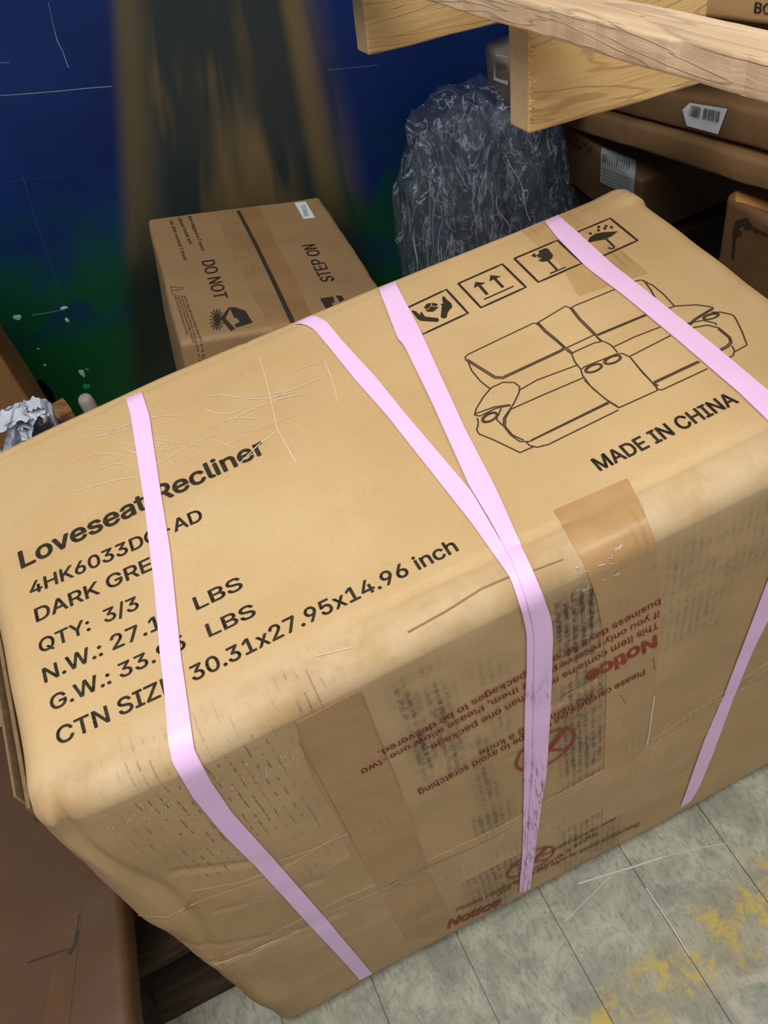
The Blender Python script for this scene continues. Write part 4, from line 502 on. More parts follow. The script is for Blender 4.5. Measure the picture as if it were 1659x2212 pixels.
def big_mat():
    n = NT('kraft_cardboard_scuffed', .55, .38)
    X, Y, Z = n.xyz()
    base = lin(210, 176, 124)
    big = n.noise(4, 5, .6)
    col = n.mix(n.step(big, .35, .7), lin(206, 172, 120), lin(216, 184, 134))
    speck = n.noise(420, 2, .7)
    col = n.mix(n.math('MULTIPLY', n.step(speck, .5, .8), .3), col, lin(170, 134, 84))
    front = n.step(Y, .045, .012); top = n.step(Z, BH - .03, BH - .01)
    # bands of the board's kraft tone running along the flutes
    v = n.obj((1.0, 14, 10)); bn = n.noise(1, 3, .5, v)
    col = n.mix(n.math('MULTIPLY', n.step(bn, .5, .72), .35), col, lin(190, 150, 96))
    # greasy handling dirt on the front
    g = n.math('MULTIPLY', front, n.step(n.noise(6, 5, .6), .38, .7))
    col = n.mix(n.math('MULTIPLY', g, .6), col, lin(172, 138, 98))
    col = n.mix(n.math('MULTIPLY', front, .42), col, lin(178, 142, 100))  # even browner, darker tone over the whole front face
    # corrugation rub marks : flute period 8 mm
    fl_ = n.math('PINGPONG', n.math('ADD', X, n.math('MULTIPLY', n.noise(18, 2), .004)), .0041)
    lines = n.step(fl_, .0030, .0010)
    nz = n.step(n.noise(13, 7, .75), .36, .56); nf = n.step(n.noise(160, 3, .7), .35, .62)
    vv = n.obj((260, 1, 16)); streak = n.step(n.noise(1, 4, .6, vv), .40, .62)
    def region(tl, br, sx=.012, sz=.014):
        (x0, z1), (x1, z0) = FR(tl), FR(br); return n.rect(X, Z, min(x0, x1), max(x0, x1), min(z0, z1), max(z0, z1), sx, sz)
    strong = None
    for tl, br, k in (((842, 1480), (960, 1705), 1), ((900, 1450), (1010, 1650), .85), ((1010, 1440), (1110, 1560), .35), ((1190, 1300), (1300, 1400), 1), ((1195, 1460), (1300, 1600), .75), ((1200, 1570), (1302, 1700), .8),
                      ((1000, 1600), (1090, 1790), .6), ((1190, 1700), (1300, 1800), .65), ((1010, 1760), (1130, 1880), .7), ((980, 1860), (1110, 1950), .6), ((1200, 1820), (1330, 1880), .55),
                      ((1430, 1190), (1560, 1330), .35), ((1570, 1110), (1659, 1200), .35), ((650, 1520), (690, 1560), .4)):
        r_ = n.math('MULTIPLY', region(tl, br), k); strong = r_ if strong is None else n.math('MAXIMUM', strong, r_)
    dirty = n.math('MULTIPLY', strong, n.math('ADD', n.math('MULTIPLY', nz, .55), n.math('MULTIPLY', nz, n.math('ADD', n.math('MULTIPLY', lines, .62), n.math('MULTIPLY', streak, .35)))))
    dirty = n.math('MULTIPLY', dirty, n.math('ADD', n.math('MULTIPLY', nf, .6), .4))
    ticks = None
    for tl, br in (((230, 1700), (640, 1760)), ((330, 1800), (560, 1840)), ((480, 1610), (660, 1700)), ((250, 1770), (400, 1850)), ((560, 1690), (700, 1780)), ((600, 1500), (760, 1540))):
        r_ = region(tl, br, .02, .010); ticks = r_ if ticks is None else n.math('MAXIMUM', ticks, r_)
    tl_ = n.step(fl_, .0011, .0003)
    dirty = n.math('MAXIMUM', dirty, n.math('MULTIPLY', n.math('MULTIPLY', ticks, tl_), n.math('MULTIPLY', n.step(n.noise(75, 4, .7), .47, .58), .8)))
    col = n.mix(n.math('MULTIPLY', n.math('MULTIPLY', dirty, front), .85), col, lin(78, 71, 60))
    # mottled paler tone along the front fold
    fold = n.math('MULTIPLY', n.math('MULTIPLY', n.step(Z, BH - .045, BH - .012), n.step(Y, .055, .03)), n.step(n.noise(11, 5, .7), .35, .6))
    col = n.mix(n.math('MULTIPLY', fold, .5), col, lin(222, 198, 160))
    # clear film wrinkles on the top left
    x0, y1 = TPX((200, 860)); x1, y0 = TPX((600, 1050))
    film = n.math('MULTIPLY', n.rect(X, Y, .02, .34, BD - .19, BD - .03, .03, .03), top)
    vw = n.obj((5, 40, 1), (0, 0, .35)); wr = n.noise(1, 4, .6, vw, 2.2)
    ln = n.step(n.math('PINGPONG', n.math('MULTIPLY', wr, 5), .5), .44, .5)
    ln = n.math('MULTIPLY', n.math('MULTIPLY', ln, film), n.step(n.noise(8, 3), .45, .6))
    col = n.mix(n.math('MULTIPLY', ln, .45), col, lin(236, 214, 178))
    n.set('Base Color', col)
    hb = n.math('ADD', n.math('MULTIPLY', n.noise(30, 5, .6), .5), n.math('MULTIPLY', ln, .6))
    hb = n.math('ADD', hb, n.math('MULTIPLY', n.math('MULTIPLY', fl_, 60), n.math('MULTIPLY', front, .8)))
    n.bump(hb, .35, .0025)
    n.set('Roughness', n.math('SUBTRACT', .6, n.math('MULTIPLY', film, .22)))
    return n.m
big = Carton('cardboard_carton', 'large taped carton with sofa drawing and pink straps standing on the floor', (BW, BD, BH), .024, .0045, big_mat(), BMX, big_disp)

# ---- brown packing tape strips
def tape_mat(name, c, rough=.3, alpha=None):
    n = NT(name, rough, .5)
    X, Y, Z = n.xyz()
    col = n.mix(n.step(n.noise(12, 6, .65), .35, .7), tuple(x * .84 for x in c[:3]) + (1,), c)
    col = n.mix(n.math('MULTIPLY', n.step(n.noise(240, 3, .7), .5, .8), .25), col, tuple(x * .6 for x in c[:3]) + (1,))
    # the flutes and old rubs show through the film
    fl_ = n.math('PINGPONG', X, .0041); ru = n.math('MULTIPLY', n.step(fl_, .003, .001), n.step(n.noise(16, 6, .7), .52, .66))
    col = n.mix(n.math('MULTIPLY', ru, .30), col, lin(110, 92, 66))
    n.set('Base Color', col); v = n.obj((10, 10, 60), (0, .3, 0))
    n.bump(n.math('ADD', n.noise(40, 5, .6), n.noise(1, 3, .6, v, 1)), .22, .0018)
    return n.m
TAPE = tape_mat('brown_packing_tape', lin(198, 156, 104))
TAPE2 = tape_mat('aged_packing_tape', lin(192, 150, 100), .46)
TAPE3 = tape_mat('clear_packing_tape', lin(200, 160, 112), .4)
T = big.sheet
T('packing_tape', [(1196, 1103), (1228, 1160), (1262, 1220), (1288, 1290), (1303, 1370), (1309, 1450), (1308, 1541), (1300, 1779)],
  [(1355, 1034), (1385, 1090), (1412, 1160), (1422, 1230), (1424, 1310), (1420, 1400), (1408, 1541), (1387, 1730)], TAPE, .0007)
T('packing_tape', [(640, 1560), (660, 1640), (690, 1700), (757, 1810), (835, 1950), (880, 2032)], [(778, 1490), (800, 1560), (830, 1620), (863, 1700), (924, 1869), (985, 2010)], TAPE2, .0007)
T('packing_tape', [(445, 2080), (560, 2030), (740, 1940), (835, 1900), (1080, 1785), (1290, 1670), (1420, 1590), (1659, 1430)],
  [(480, 2120), (600, 2080), (760, 2020), (870, 1970), (1110, 1850), (1310, 1745), (1450, 1665), (1700, 1500)], TAPE3, .0004)
T('packing_tape', [(415, 1925), (520, 1905), (640, 1860), (735, 1800)], [(400, 1965), (520, 1955), (650, 1915), (760, 1850)], TAPE3, .0004)
# (the clear strip over the middle of the top shows only as film creases)
#T('packing_tape', [(588, 870), (640, 960), (690, 1080), (722, 1200)], [(722, 810), (770, 920), (800, 1010), (836, 1150)], TAPE3, .0003)
T('packing_tape', [(1090, 470), (1150, 520), (1210, 570), (1250, 640)], [(1190, 430), (1260, 480), (1330, 530), (1400, 590)], tape_mat('light_packing_tape', lin(208, 170, 114), .4), .0003)
# ---- battered corner flap layers, near left corner
CORR = plain('frayed_cardboard_edge', lin(150, 122, 88), .9, .2, .3, 120)
for k, (dx, wd) in enumerate(((-.004, .003), (-.008, .002))):
    rows = []
    for i in range(40):
        z = .60 + (.714 - .60) * i / 39
        y0 = BY + .03 + .01 * k + .006 * math.sin(z * 60 + k); wob = .003 * math.sin(z * 90 + 2 * k)
        rows.append([(Vector((BX + dx + wob, y0 + .30 * j / 6, z - .004 * (j / 6))), Vector((-1, 0, 0))) for j in range(7)])
    big.add('flap_edge', slab(rows, wd), CORR, True)
# ---- printed text on the top
TXT = [("Loveseat Recliner", (46, 1229), (577, 977), (38, 1193), .022), ("4HK6033DG-AD", (66, 1287), (440, 1123), (58, 1262), .016), ("DARK GREY", (79, 1345), (368, 1213), (69, 1318), .014),
       ("QTY:  3/3", (87, 1412), (302, 1314), (78, 1385), .014), ("N.W.: 27.15", (97, 1476), (385, 1340), (86, 1447), .014), ("LBS", (425, 1319), (527, 1270), (415, 1292), .014),
       ("G.W.: 33.95", (112, 1537), (404, 1399), (103, 1507), .014), ("LBS", (452, 1377), (555, 1329), (441, 1350), .014),
       ("CTN SIZE:", (126, 1611), (396, 1483), (118, 1575), .014), ("30.31x27.95x14.96 inch", (418, 1473), (992, 1189), (406, 1442), .016), ("MADE IN CHINA", (1296, 1018), (1597, 869), (1276, 992), .020)]
for t, a, b, c, bd in TXT: text_on(big, t, a, b, c, INK, bd)
# ---- handling icons
def c5(*p): return [(860 + x * .3255, 460 + y * .3255) for x, y in p]
def icon(rect_px, polys, lines=(), holes=()):
    parts = [big.line(rect_px, .0026, closed=True)]
    for p in polys: parts.append(big.poly(p))
    for l, wd in lines: parts.append(big.line(l, wd, seg=5))
    return big.add('handling_icon', merge('icon', parts), INK)
icon([(870, 670), (964, 626), (1011, 677), (912, 723)],
     [c5((90, 655), (98, 647), (118, 655), (148, 680), (146, 662), (158, 660), (180, 690), (265, 700), (272, 712), (262, 725), (150, 718), (128, 705)),
      c5((292, 560), (306, 555), (322, 575), (352, 600), (360, 625), (330, 660), (322, 695), (300, 703), (282, 692), (286, 660), (290, 615), (282, 608), (300, 600), (294, 585)),
      c5((170, 632), (190, 605), (222, 598), (216, 615), (198, 640)), c5((228, 598), (262, 605), (258, 622), (222, 616)), c5((176, 640), (200, 646), (216, 622), (252, 626), (270, 628), (235, 656), (196, 658))])
icon([(990, 613), (1085, 571), (1136, 621), (1039, 665)],
     [c5((512, 460), (580, 466), (550, 480), (602, 540), (582, 546), (530, 487), (503, 500)), c5((612, 415), (682, 422), (652, 436), (706, 492), (688, 500), (634, 442), (606, 456)),
      c5((568, 572), (764, 485), (768, 491), (572, 579))])
icon([(1111, 559), (1204, 520), (1258, 569), (1163, 610)],
     [c5((884, 286), (905, 268), (915, 285), (938, 270), (930, 255), (975, 236), (996, 240), (1028, 280), (1024, 300), (1000, 320), (960, 326), (930, 318), (958, 298), (925, 300), (935, 285), (905, 296)),
      c5((990, 322), (1004, 317), (1062, 376), (1048, 384)), c5((1006, 400), (1112, 358), (1114, 364), (1010, 408))])
icon([(1226, 511), (1318, 472), (1377, 520), (1280, 564)],
     [c5((1258, 200), (1270, 165), (1310, 140), (1360, 130), (1400, 128), (1458, 124), (1420, 155), (1370, 178), (1310, 190))],
     [(c5((1376, 170), (1430, 222), (1432, 236), (1412, 240), (1394, 232)), .0024)] + [(c5((x, y), (x + 3, y + 14)), .003) for x, y in ((1275, 132), (1330, 88), (1328, 110), (1370, 98), (1378, 82), (1414, 90))])
# ---- line drawing of a reclining sofa
def c8(*p): return [(980 + x * .4093, 580 + y * .4093) for x, y in p]
SOFA = [c8((60, 470), (75, 455), (420, 290), (440, 292), (440, 300)), c8((60, 470), (65, 485), (215, 580), (260, 582), (565, 440), (585, 425)), c8((72, 480), (220, 572), (258, 574), (560, 434), (580, 420)),
        c8((440, 290), (590, 200), (615, 210)), c8((440, 290), (480, 335), (530, 375), (585, 422)), c8((448, 288), (490, 332), (540, 372), (592, 420)), c8((592, 422), (745, 350)),
        c8((615, 212), (645, 195), (860, 108)), c8((615, 212), (660, 270), (700, 310), (745, 355)), c8((624, 210), (668, 266), (708, 305), (752, 350)), c8((752, 352), (1010, 245)), c8((758, 356), (1018, 248)),
        c8((745, 352), (775, 385)), c8((585, 425), (622, 452)), c8((600, 424), (630, 448)), c8((755, 360), (782, 384)),
        c8((622, 452), (640, 440), (740, 395), (790, 385), (830, 405), (865, 445)), c8((622, 452), (640, 495), (672, 535)), c8((672, 535), (690, 520), (860, 452), (890, 450), (930, 468), (1000, 555), (1070, 625), (1075, 645), (875, 735)),
        c8((672, 538), (680, 565), (720, 620), (800, 690), (850, 720), (875, 738)), c8((690, 590), (740, 640), (820, 705), (870, 735)), c8((940, 480), (990, 540), (1045, 600), (1080, 620)), c8((1045, 600), (1078, 640), (1100, 642), (1340, 530)),
        c8((1056, 600), (1290, 490)), c8((1062, 606), (1300, 494)), c8((1380, 452), (1450, 415), (1468, 395), (1460, 365), (1400, 315), (1340, 300), (1230, 320)), c8((1370, 448), (1440, 410), (1458, 392), (1452, 368), (1395, 320)),
        c8((930, 465), (1145, 355)), c8((845, 415), (960, 360), (1090, 310)), c8((1110, 222), (1165, 200), (1280, 193), (1365, 205)), c8((1365, 205), (1370, 215), (1280, 270), (1248, 300)), c8((1362, 212), (1270, 268), (1240, 298)),
        c8((1360, 232), (1410, 232), (1470, 245), (1485, 260), (1520, 330), (1548, 405), (1485, 440)), c8((1200, 296), (1320, 275), (1380, 290), (1388, 300)), c8((1468, 410), (1482, 435), (1475, 460), (1430, 485)),
        c8((945, 72), (985, 62), (1005, 66), (1040, 115), (1080, 185)), c8((1000, 66), (1050, 90), (1110, 140), (1165, 200)), c8((1010, 72), (1045, 120), (1075, 195)),
        c8((75, 490), (95, 540), (140, 595), (190, 635)), c8((110, 775), (120, 740), (160, 675), (200, 630), (260, 602), (320, 603), (348, 625), (345, 655), (320, 710), (300, 740), (265, 790), (262, 830), (300, 880), (350, 915), (400, 915)),
        c8((110, 775), (140, 780), (220, 740), (300, 724)), c8((115, 768), (215, 732), (300, 720)), c8((345, 645), (440, 590), (650, 512)), c8((300, 745), (480, 665), (685, 578)), c8((400, 915), (820, 712)), c8((408, 908), (815, 706)),
        c8((385, 920), (400, 935), (440, 945), (500, 930), (870, 748)), c8((300, 745), (275, 790), (272, 835), (310, 880), (370, 908)), c8((125, 790), (130, 820), (122, 855), (135, 875), (220, 910), (350, 973), (425, 940)),
        c8((230, 770), (228, 800), (258, 828)), c8((250, 740), (235, 780))]
def ell(cx, cy, a, b, rot, n=22):
    return c8(*[(cx + a * math.cos(t) * math.cos(rot) - b * math.sin(t) * math.sin(rot), cy + a * math.cos(t) * math.sin(rot) + b * math.sin(t) * math.cos(rot)) for t in [i * 6.2832 / n for i in range(n + 1)]])
for e in ((738, 528, 48, 20, -.32), (740, 528, 40, 15, -.36), (838, 483, 48, 20, -.32), (840, 483, 40, 15, -.36), (190, 787, 45, 22, -.45), (192, 787, 37, 16, -.45), (1358, 254, 44, 14, -.25), (1358, 256, 36, 10, -.25)):
    SOFA.append(ell(*e))
big.add('sofa_drawing', merge('sofa', [big.line(p, .0014, .0005, seg=8) for p in SOFA]), INK_THIN)
# ---- red notice on the front, printed upside down
for t, a, b, c, bd, m in (("Notice", (1417, 1369), (1263, 1454), (1413.5, 1397), .03, RED), ("This item contains more than one package.", (1421, 1341), (922, 1612), (1420, 1356), .008, RED),
                       ("if you only receive part of them, Please allow one-two", (1423, 1317), (777, 1662), (1422, 1331), .008, RED), ("business days for other packages to be delivered.", (1425, 1291), (815, 1622), (1424, 1306), .008, RED),
                       ("Please carefully cut the tape to avoid scratching", (1391, 1443), (902, 1706), (1390, 1457), .004, RED), ("the item using a knife", (1278, 1494), (1033, 1621), (1277, 1507), .004, RED),
                       ("Notice", (965, 2005), (1080, 1953), (961, 1990), .03, RED_FAINT), ("This item contains more than one package.", (967, 2013), (1330, 1838), (966, 2007), .006, RED_FAINT),
                       ("if you only receive part of them, Please allow one-two", (969, 2021), (1375, 1818), (968, 2015), .006, RED_FAINT), ("Please carefully cut the tape to avoid scratching", (985, 1968), (1378, 1782), (984, 1961), .004, RED_FAINT),
                       ("the item using a knife", (1075, 1935), (1290, 1800), (1074, 1929), .004, RED_FAINT), ("Business days for other", (1170, 1850), (1330, 1768), (1169, 1844), .004, RED_FAINT)):
    text_on(big, t, a, b, c, m, bd, .0013)
def circ(cpx, rad, m, wd):
    h = big.hit(cpx); parts = []
    N = 48; P = []
    for i in range(N + 1):
        a = i / N * 6.2832; p = h[0] + Vector((math.cos(a) * rad * 1.0, 0, math.sin(a) * rad)); P.append(big.drop(p, Vector((0, -1, 0)), .0014))
    def rib(Q):
        vs, fs = [], []
        for i, p in enumerate(Q):
            t = (Q[min(i + 1, len(Q) - 1)] - Q[max(i - 1, 0)]).normalized(); s_ = t.cross(Vector((0, -1, 0))) * wd / 2
            vs += [p - s_, p + s_]
            if i: fs.append((2 * i - 2, 2 * i - 1, 2 * i + 1, 2 * i))
        return vs, fs
    L = lambda *q: [big.drop(h[0] + Vector((x * rad, 0, z * rad)), Vector((0, -1, 0)), .0014) for x, z in q]
    parts = [rib(P), rib(L((-.7, .7), (-.2, .2), (.35, -.35), (.7, -.7))), rib(L((.1, .05), (.62, .72), (.72, .62), (.2, -.05), (.1, .05))), rib(L((.25, .0), (-.45, -.6), (-.2, -.62), (.15, -.1)))]
    return big.add('knife_symbol', merge('k', parts), m)
circ((1178, 1618), .0335, RED, .0032)
circ((1146, 1862), .0335, RED_FAINT, .003)
# ---- pale creased film edges on front and top
PALE = plain('scuffed_film_edge', lin(250, 232, 200), .35, .5, .15, 80)
LN = [([(430, 2092), (500, 2070), (560, 2045), (640, 2010), (740, 1955), (835, 1915), (900, 1880)], .0012), ([(1080, 1800), (1130, 1776), (1200, 1728), (1290, 1680), (1420, 1600), (1500, 1550), (1659, 1440)], .0010), ([(1400, 1640), (1440, 1560), (1480, 1540), (1659, 1462)], .0008),
      ([(300, 1975), (360, 1978), (440, 1940), (560, 1900), (640, 1860)], .0012), ([(600, 1858), (680, 1830), (750, 1798)], .0012), ([(1412, 1500), (1400, 1590), (1392, 1620)], .0022), ([(1190, 1520), (1240, 1490), (1290, 1465)], .0012),
      ([(640, 800), (700, 780), (718, 820), (730, 870)], .0007), ([(560, 770), (580, 840), (600, 930), (640, 1000)], .0008), ([(590, 858), (640, 840), (690, 818)], .0009), ([(596, 935), (560, 960), (520, 1000)], .0010), ([(680, 1420), (760, 1400)], .0006), ([(1385, 1730), (1440, 1690), (1490, 1660)], .0009)]
for i in range(22):
    x = random.uniform(150, 520); y = random.uniform(905, 1060) - (x - 150) * .22; L_ = random.uniform(60, 190); k = random.uniform(-.35, .05)
    LN.append(([(x + L_ * t / 8, y + k * L_ * t / 8 + 14 * math.sin(t / 8 * 3.1 + i)) for t in range(9)], random.uniform(.0004, .0009)))
for p, w_ in LN: big.add('film_crease', merge('l', [big.line(p, w_, .0007 if min(q[1] for q in p) < 1100 else .0012)]), PALE)
DARKC = plain('dark_crease_line', lin(160, 126, 84), .8)
LN = [([(880, 1366), (960, 1322), (1040, 1272), (1100, 1246)], .0014), ([(1150, 1233), (1190, 1218), (1216, 1208)], .0010), ([(840, 1910), (930, 1868), (1020, 1830), (1100, 1790)], .0011), ([(1300, 1480), (1306, 1500)], .001), ([(1340, 1500), (1352, 1520)], .001), ([(1410, 1420), (1414, 1445)], .001),
      ([(645, 1600), (700, 1700), (760, 1812)], .0005), ([(782, 1500), (830, 1622), (863, 1700)], .0005)]
for p, w_ in LN: big.add('dark_crease', merge('l', [big.line(p, w_, .0011)]), DARKC)
GLOSS = plain('pale_pucker_glint', lin(240, 226, 200), .12, .8, .1, 60)  # pale marks standing in for specular glints on the puckered tape
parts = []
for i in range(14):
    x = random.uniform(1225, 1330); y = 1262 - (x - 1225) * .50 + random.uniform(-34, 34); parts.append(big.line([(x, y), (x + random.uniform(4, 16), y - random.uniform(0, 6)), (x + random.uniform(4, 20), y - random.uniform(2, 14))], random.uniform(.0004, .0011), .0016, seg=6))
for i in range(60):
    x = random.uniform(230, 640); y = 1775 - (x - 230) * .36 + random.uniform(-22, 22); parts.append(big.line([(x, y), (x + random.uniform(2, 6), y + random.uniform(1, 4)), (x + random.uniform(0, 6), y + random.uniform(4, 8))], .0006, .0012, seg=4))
big.add('film_pucker_glint', merge('l', parts), GLOSS)['kind'] = 'stuff'

# ---- pink straps
def strap_mat(dirty):
    n = NT('pink_plastic_strap' + ('_grimy' if dirty else ''), .42, .4)
    X, Y, Z = n.xyz()
    col = n.mix(n.noise(20), lin(250, 206, 248), lin(255, 214, 253))
    front = n.step(Y, .03, .0)
    v = n.obj((260, 30, 26)); m = n.step(n.noise(1, 6, .75, v), .50, .62)
    k = .75 if dirty else .0
    low = n.step(Z, BH - .09, BH - .17)
    ms = n.math('MULTIPLY', n.math('MULTIPLY', m, front), n.math('MULTIPLY', low, k))
    ms = n.math('MULTIPLY', ms, n.step(n.noise(9, 3), .34, .6))
    col = n.mix(ms, col, lin(100, 74, 96))
    n.set('Base Color', col); n.bump(n.noise(1, 2, .5, n.obj((6, 60, 60))), .12, .001); return n.m
PINK = strap_mat(False); PINKD = strap_mat(True)
BK = [(0, .012, -.012), (0, .020, -.04), (0, .022, -.30), (0, .012, -.70)]
def strap(L, Rr, m, off, label, **k):
    o = T('strap', L, Rr, m, off, .0009, N=110, K=4, pre=BK, **k); o['label'] = label; return o
strap([(274, 864), (284, 900), (313, 1084), (335, 1269), (347, 1410), (357, 1500), (365, 1606), (372, 1644), (415, 1718), (481, 1798), (557, 1874), (673, 2001), (749, 2082), (784, 2124)],
      [(308, 850), (324, 900), (347, 1054), (369, 1189), (393, 1423), (409, 1533), (420, 1619), (456, 1687), (501, 1753), (592, 1854), (703, 1981), (779, 2072), (811, 2110)], PINK, .0022, 'leftmost pink strap crossing the printed text')
strap([(638, 702), (657, 702), (679, 714), (710, 751), (765, 820), (836, 900), (1020, 1134), (1099, 1245), (1107, 1263), (1126, 1323), (1136, 1369), (1136, 1442), (1132, 1527), (1130, 1660), (1130, 1704), (1127, 1841), (1117, 1953)],
      [(671, 686), (688, 688), (707, 699), (740, 739), (814, 820), (879, 900), (1020, 1066), (1075, 1160), (1125, 1236), (1150, 1310), (1168, 1373), (1170, 1450), (1168, 1527), (1160, 1660), (1158, 1704), (1144, 1841), (1130, 1946)], PINKD, .0022, 'pink strap running from beside the small carton to the merged pair')
strap([(815, 617), (860, 736), (874, 751), (932, 871), (1014, 1054), (1060, 1130), (1106, 1215), (1130, 1280), (1145, 1334), (1151, 1373), (1150, 1450), (1149, 1527), (1147, 1660), (1143, 1704), (1136, 1841), (1124, 1949)],
      [(850, 601), (860, 626), (908, 717), (956, 823), (1004, 929), (1072, 1060), (1149, 1234), (1169, 1282), (1186, 1330), (1190, 1369), (1188, 1450), (1185, 1527), (1178, 1660), (1164, 1750), (1152, 1841), (1139, 1940)], PINKD, .0036, 'grimy pink strap overlapping its neighbour down the front')
strap([(1159, 459), (1207, 520), (1269, 582), (1346, 640), (1462, 736), (1597, 852), (1659, 912), (1700, 952), (1712, 1010), (1690, 1150), (1659, 1245), (1600, 1400), (1562, 1500), (1518, 1601), (1469, 1741)],
      [(1183, 449), (1240, 498), (1322, 573), (1419, 650), (1540, 747), (1659, 847), (1735, 908), (1752, 990), (1725, 1160), (1680, 1290), (1625, 1400), (1584, 1500), (1538, 1625), (1508, 1699), (1489, 1729)], PINK, .0022, 'rightmost pink strap crossing the sofa drawing')

# ================================================================== SMALL CARTON BEHIND
dYs = Vector((.130, 1.333, -.181)).normalized()
m_ = (505, 449); rc = ray(m_); rc2 = ray((m_[0] + 100, m_[1] - 13.5)); nn = rc.cross(rc2)
dXs = dYs.cross(nn).normalized()
if dXs.x < 0: dXs = -dXs
dZs = dXs.cross(dYs).normalized()
P0 = CAM + rc * (1.44 / rc.y)
TLp = on_plane((318, 474), P0, dZs); TRp = on_plane((690, 424), P0, dZs)
sw = (TRp - TLp).dot(dXs); sd = .44
# height so that the lowest corner meets the floor
near = TLp - dYs * sd
sh = min(c.z for c in (near, near + dXs * sw, TLp, TLp + dXs * sw)) / max(.2, dZs.z) - .004
SM = basis(near - dZs * sh, dXs, dYs, dZs)
smallm = cardboard('small_carton_board', lin(160, 128, 88), .18)  # board colour darkened to stand in for the shade back here
small = Carton('cardboard_carton', 'small brown carton marked do not step on against the blue wall', (sw, sd, sh), .008, .012, smallm, SM, crush(.0035, .003, 3))
def c3(*p): return [(310 + x * .3074, 410 + y * .3074) for x, y in p]
small.sheet('packing_tape', c3((485, 130), (640, 480), (800, 800), (905, 985)), c3((640, 112), (790, 420), (940, 720), (1050, 940)), tape_mat('dull_packing_tape', lin(160, 126, 86), .34), .0006, N=30)
small.sheet('packing_tape', c3((655, 112), (820, 430), (960, 700), (1075, 930)), c3((800, 95), (930, 380), (1060, 620), (1180, 880)), tape_mat('orange_packing_tape', lin(158, 120, 78), .4), .0006, N=30)
o = small.sheet('strap', c3((632, 110), (780, 400), (900, 650), (1035, 945)), c3((655, 110), (808, 400), (930, 650), (1068, 935)), plain('black_grey_strap', lin(60, 54, 46), .4), .0016, .0008, N=40, K=2)
o['label'] = 'dark grey strap along the middle'
def sm_text(t, a, b, c, m=INK, bd=.010): text_on(small, t, c3(a)[0], c3(b)[0], c3(c)[0], m, bd, .0007)
sm_text("DO NOT", (408, 505), (500, 772), (497, 485)); sm_text("STEP ON", (1248, 655), (1112, 384), (1340, 640)) if False else sm_text("STEP ON", (1345, 640), (1200, 383), (1250, 655))
sm_text("BOX2", (388, 168), (430, 253), (440, 158))
sm_text("item shipped in 2 boxes", (312, 188), (410, 432), (338, 183), INK_THIN, .002); sm_text("please install and", (242, 203), (322, 382), (268, 198), INK_THIN, .002); sm_text("use after received 2 boxes", (183, 218), (284, 498), (208, 212), INK_THIN, .002)
for i in range(4): sm_text(("please check the parts before you start to install", "keep this box for returns and storage of parts", "do not use if any part is missing or damaged", "ask for help with heavy boxes when lifting")[i], (215 + 22 * i + (0, 0, 0, -2)[i], 745), ((300, 1020), (345, 1080), (392, 1215), (425, 1215))[i], (232 + 22 * i, 741), INK_THIN, 0)
parts = [small.poly(c3((540, 905), (598, 830), (612, 828), (575, 905), (645, 978), (615, 996))), small.poly(c3((605, 830), (638, 826), (715, 850), (768, 935), (650, 970), (640, 950), (675, 930), (655, 900), (640, 905))),
         small.poly(c3((500, 890), (530, 885), (545, 915), (530, 940), (505, 935), (492, 912)))]
for i in range(16):
    a = i / 16 * 6.283; x, y = 515, 915; parts.append(small.line(c3((x + 20 * math.cos(a), y + 26 * math.sin(a)), (x + 52 * math.cos(a), y + 74 * math.sin(a))), .0018, .0006))
small.add('step_warning_icon', merge('i', parts), INK)
small.add('step_warning_icon', merge('i', [small.poly(c3((1240, 765), (1330, 752), (1345, 790), (1320, 800), (1335, 815), (1282, 838))), small.poly(c3((1350, 745), (1390, 745), (1412, 772), (1380, 792)))]), INK)
small.add('warning_triangle', merge('i', [small.line(c3((190, 682), (280, 690), (205, 738)), .0014, .0006, True), small.line(c3((210, 708), (250, 700)), .0014, .0006)]), INK_THIN)
LABEL = plain('white_label_paper', lin(225, 230, 235), .5, .3, .03)
v, f = small.poly(c3((1060, 95), (1140, 86), (1207, 200), (1125, 210)), .0010); small.add('shipping_label', mesh('l', v, f), LABEL)
small.add('barcode', merge('b', [small.line(c3((1108 + 5.2 * i * .5, 118 + 10 * i * .9), (1140 + 5.2 * i * .5, 113 + 10 * i * .9)), random.choice((.001, .0018)), .0014) for i in range(9)]), INK)

# ================================================================== PALLET WITH BOARD, UPPER RIGHT
def crossp(a, b): return a.cross(b).normalized()
dS = Vector((.985, .04, -.13)).normalized()
rA = ray((1300, 130)); rB = ray((1400, 161)); nB = rA.cross(rB); dB = nB.cross(dS).normalized()
if dB.y > 0: dB = -dB
nP = dS.cross(-dB).normalized()
if nP.z < 0: nP = -nP
TT = .88
P1 = CAM + ray((1143, 290)) * TT           # near-bottom corner of the nearest stringer's left end
hz = .105
PAL = basis(P1, dS, -dB, nP)
pal = empty('wooden_pallet'); pal.matrix_world = PAL; bpy.context.view_layer.update()
setp(pal, 'pale wooden pallet jutting out over the carton from the upper right', 'pallet')
PI_ = PAL.inverted()
def loc(px, zl):  # pixel -> pallet local on the plane z=zl
    p = on_plane(px, PAL @ Vector((0, 0, zl)), nP); return PI_ @ p
YW = wood('yellow_pine_beam', lin(218, 182, 124), lin(204, 164, 104), 0)
YE = plain('sawn_end_grain', lin(206, 178, 134), .85, .2, .15, 60)
PW = wood('rough_pale_board', lin(232, 204, 168), lin(206, 172, 134), 1)
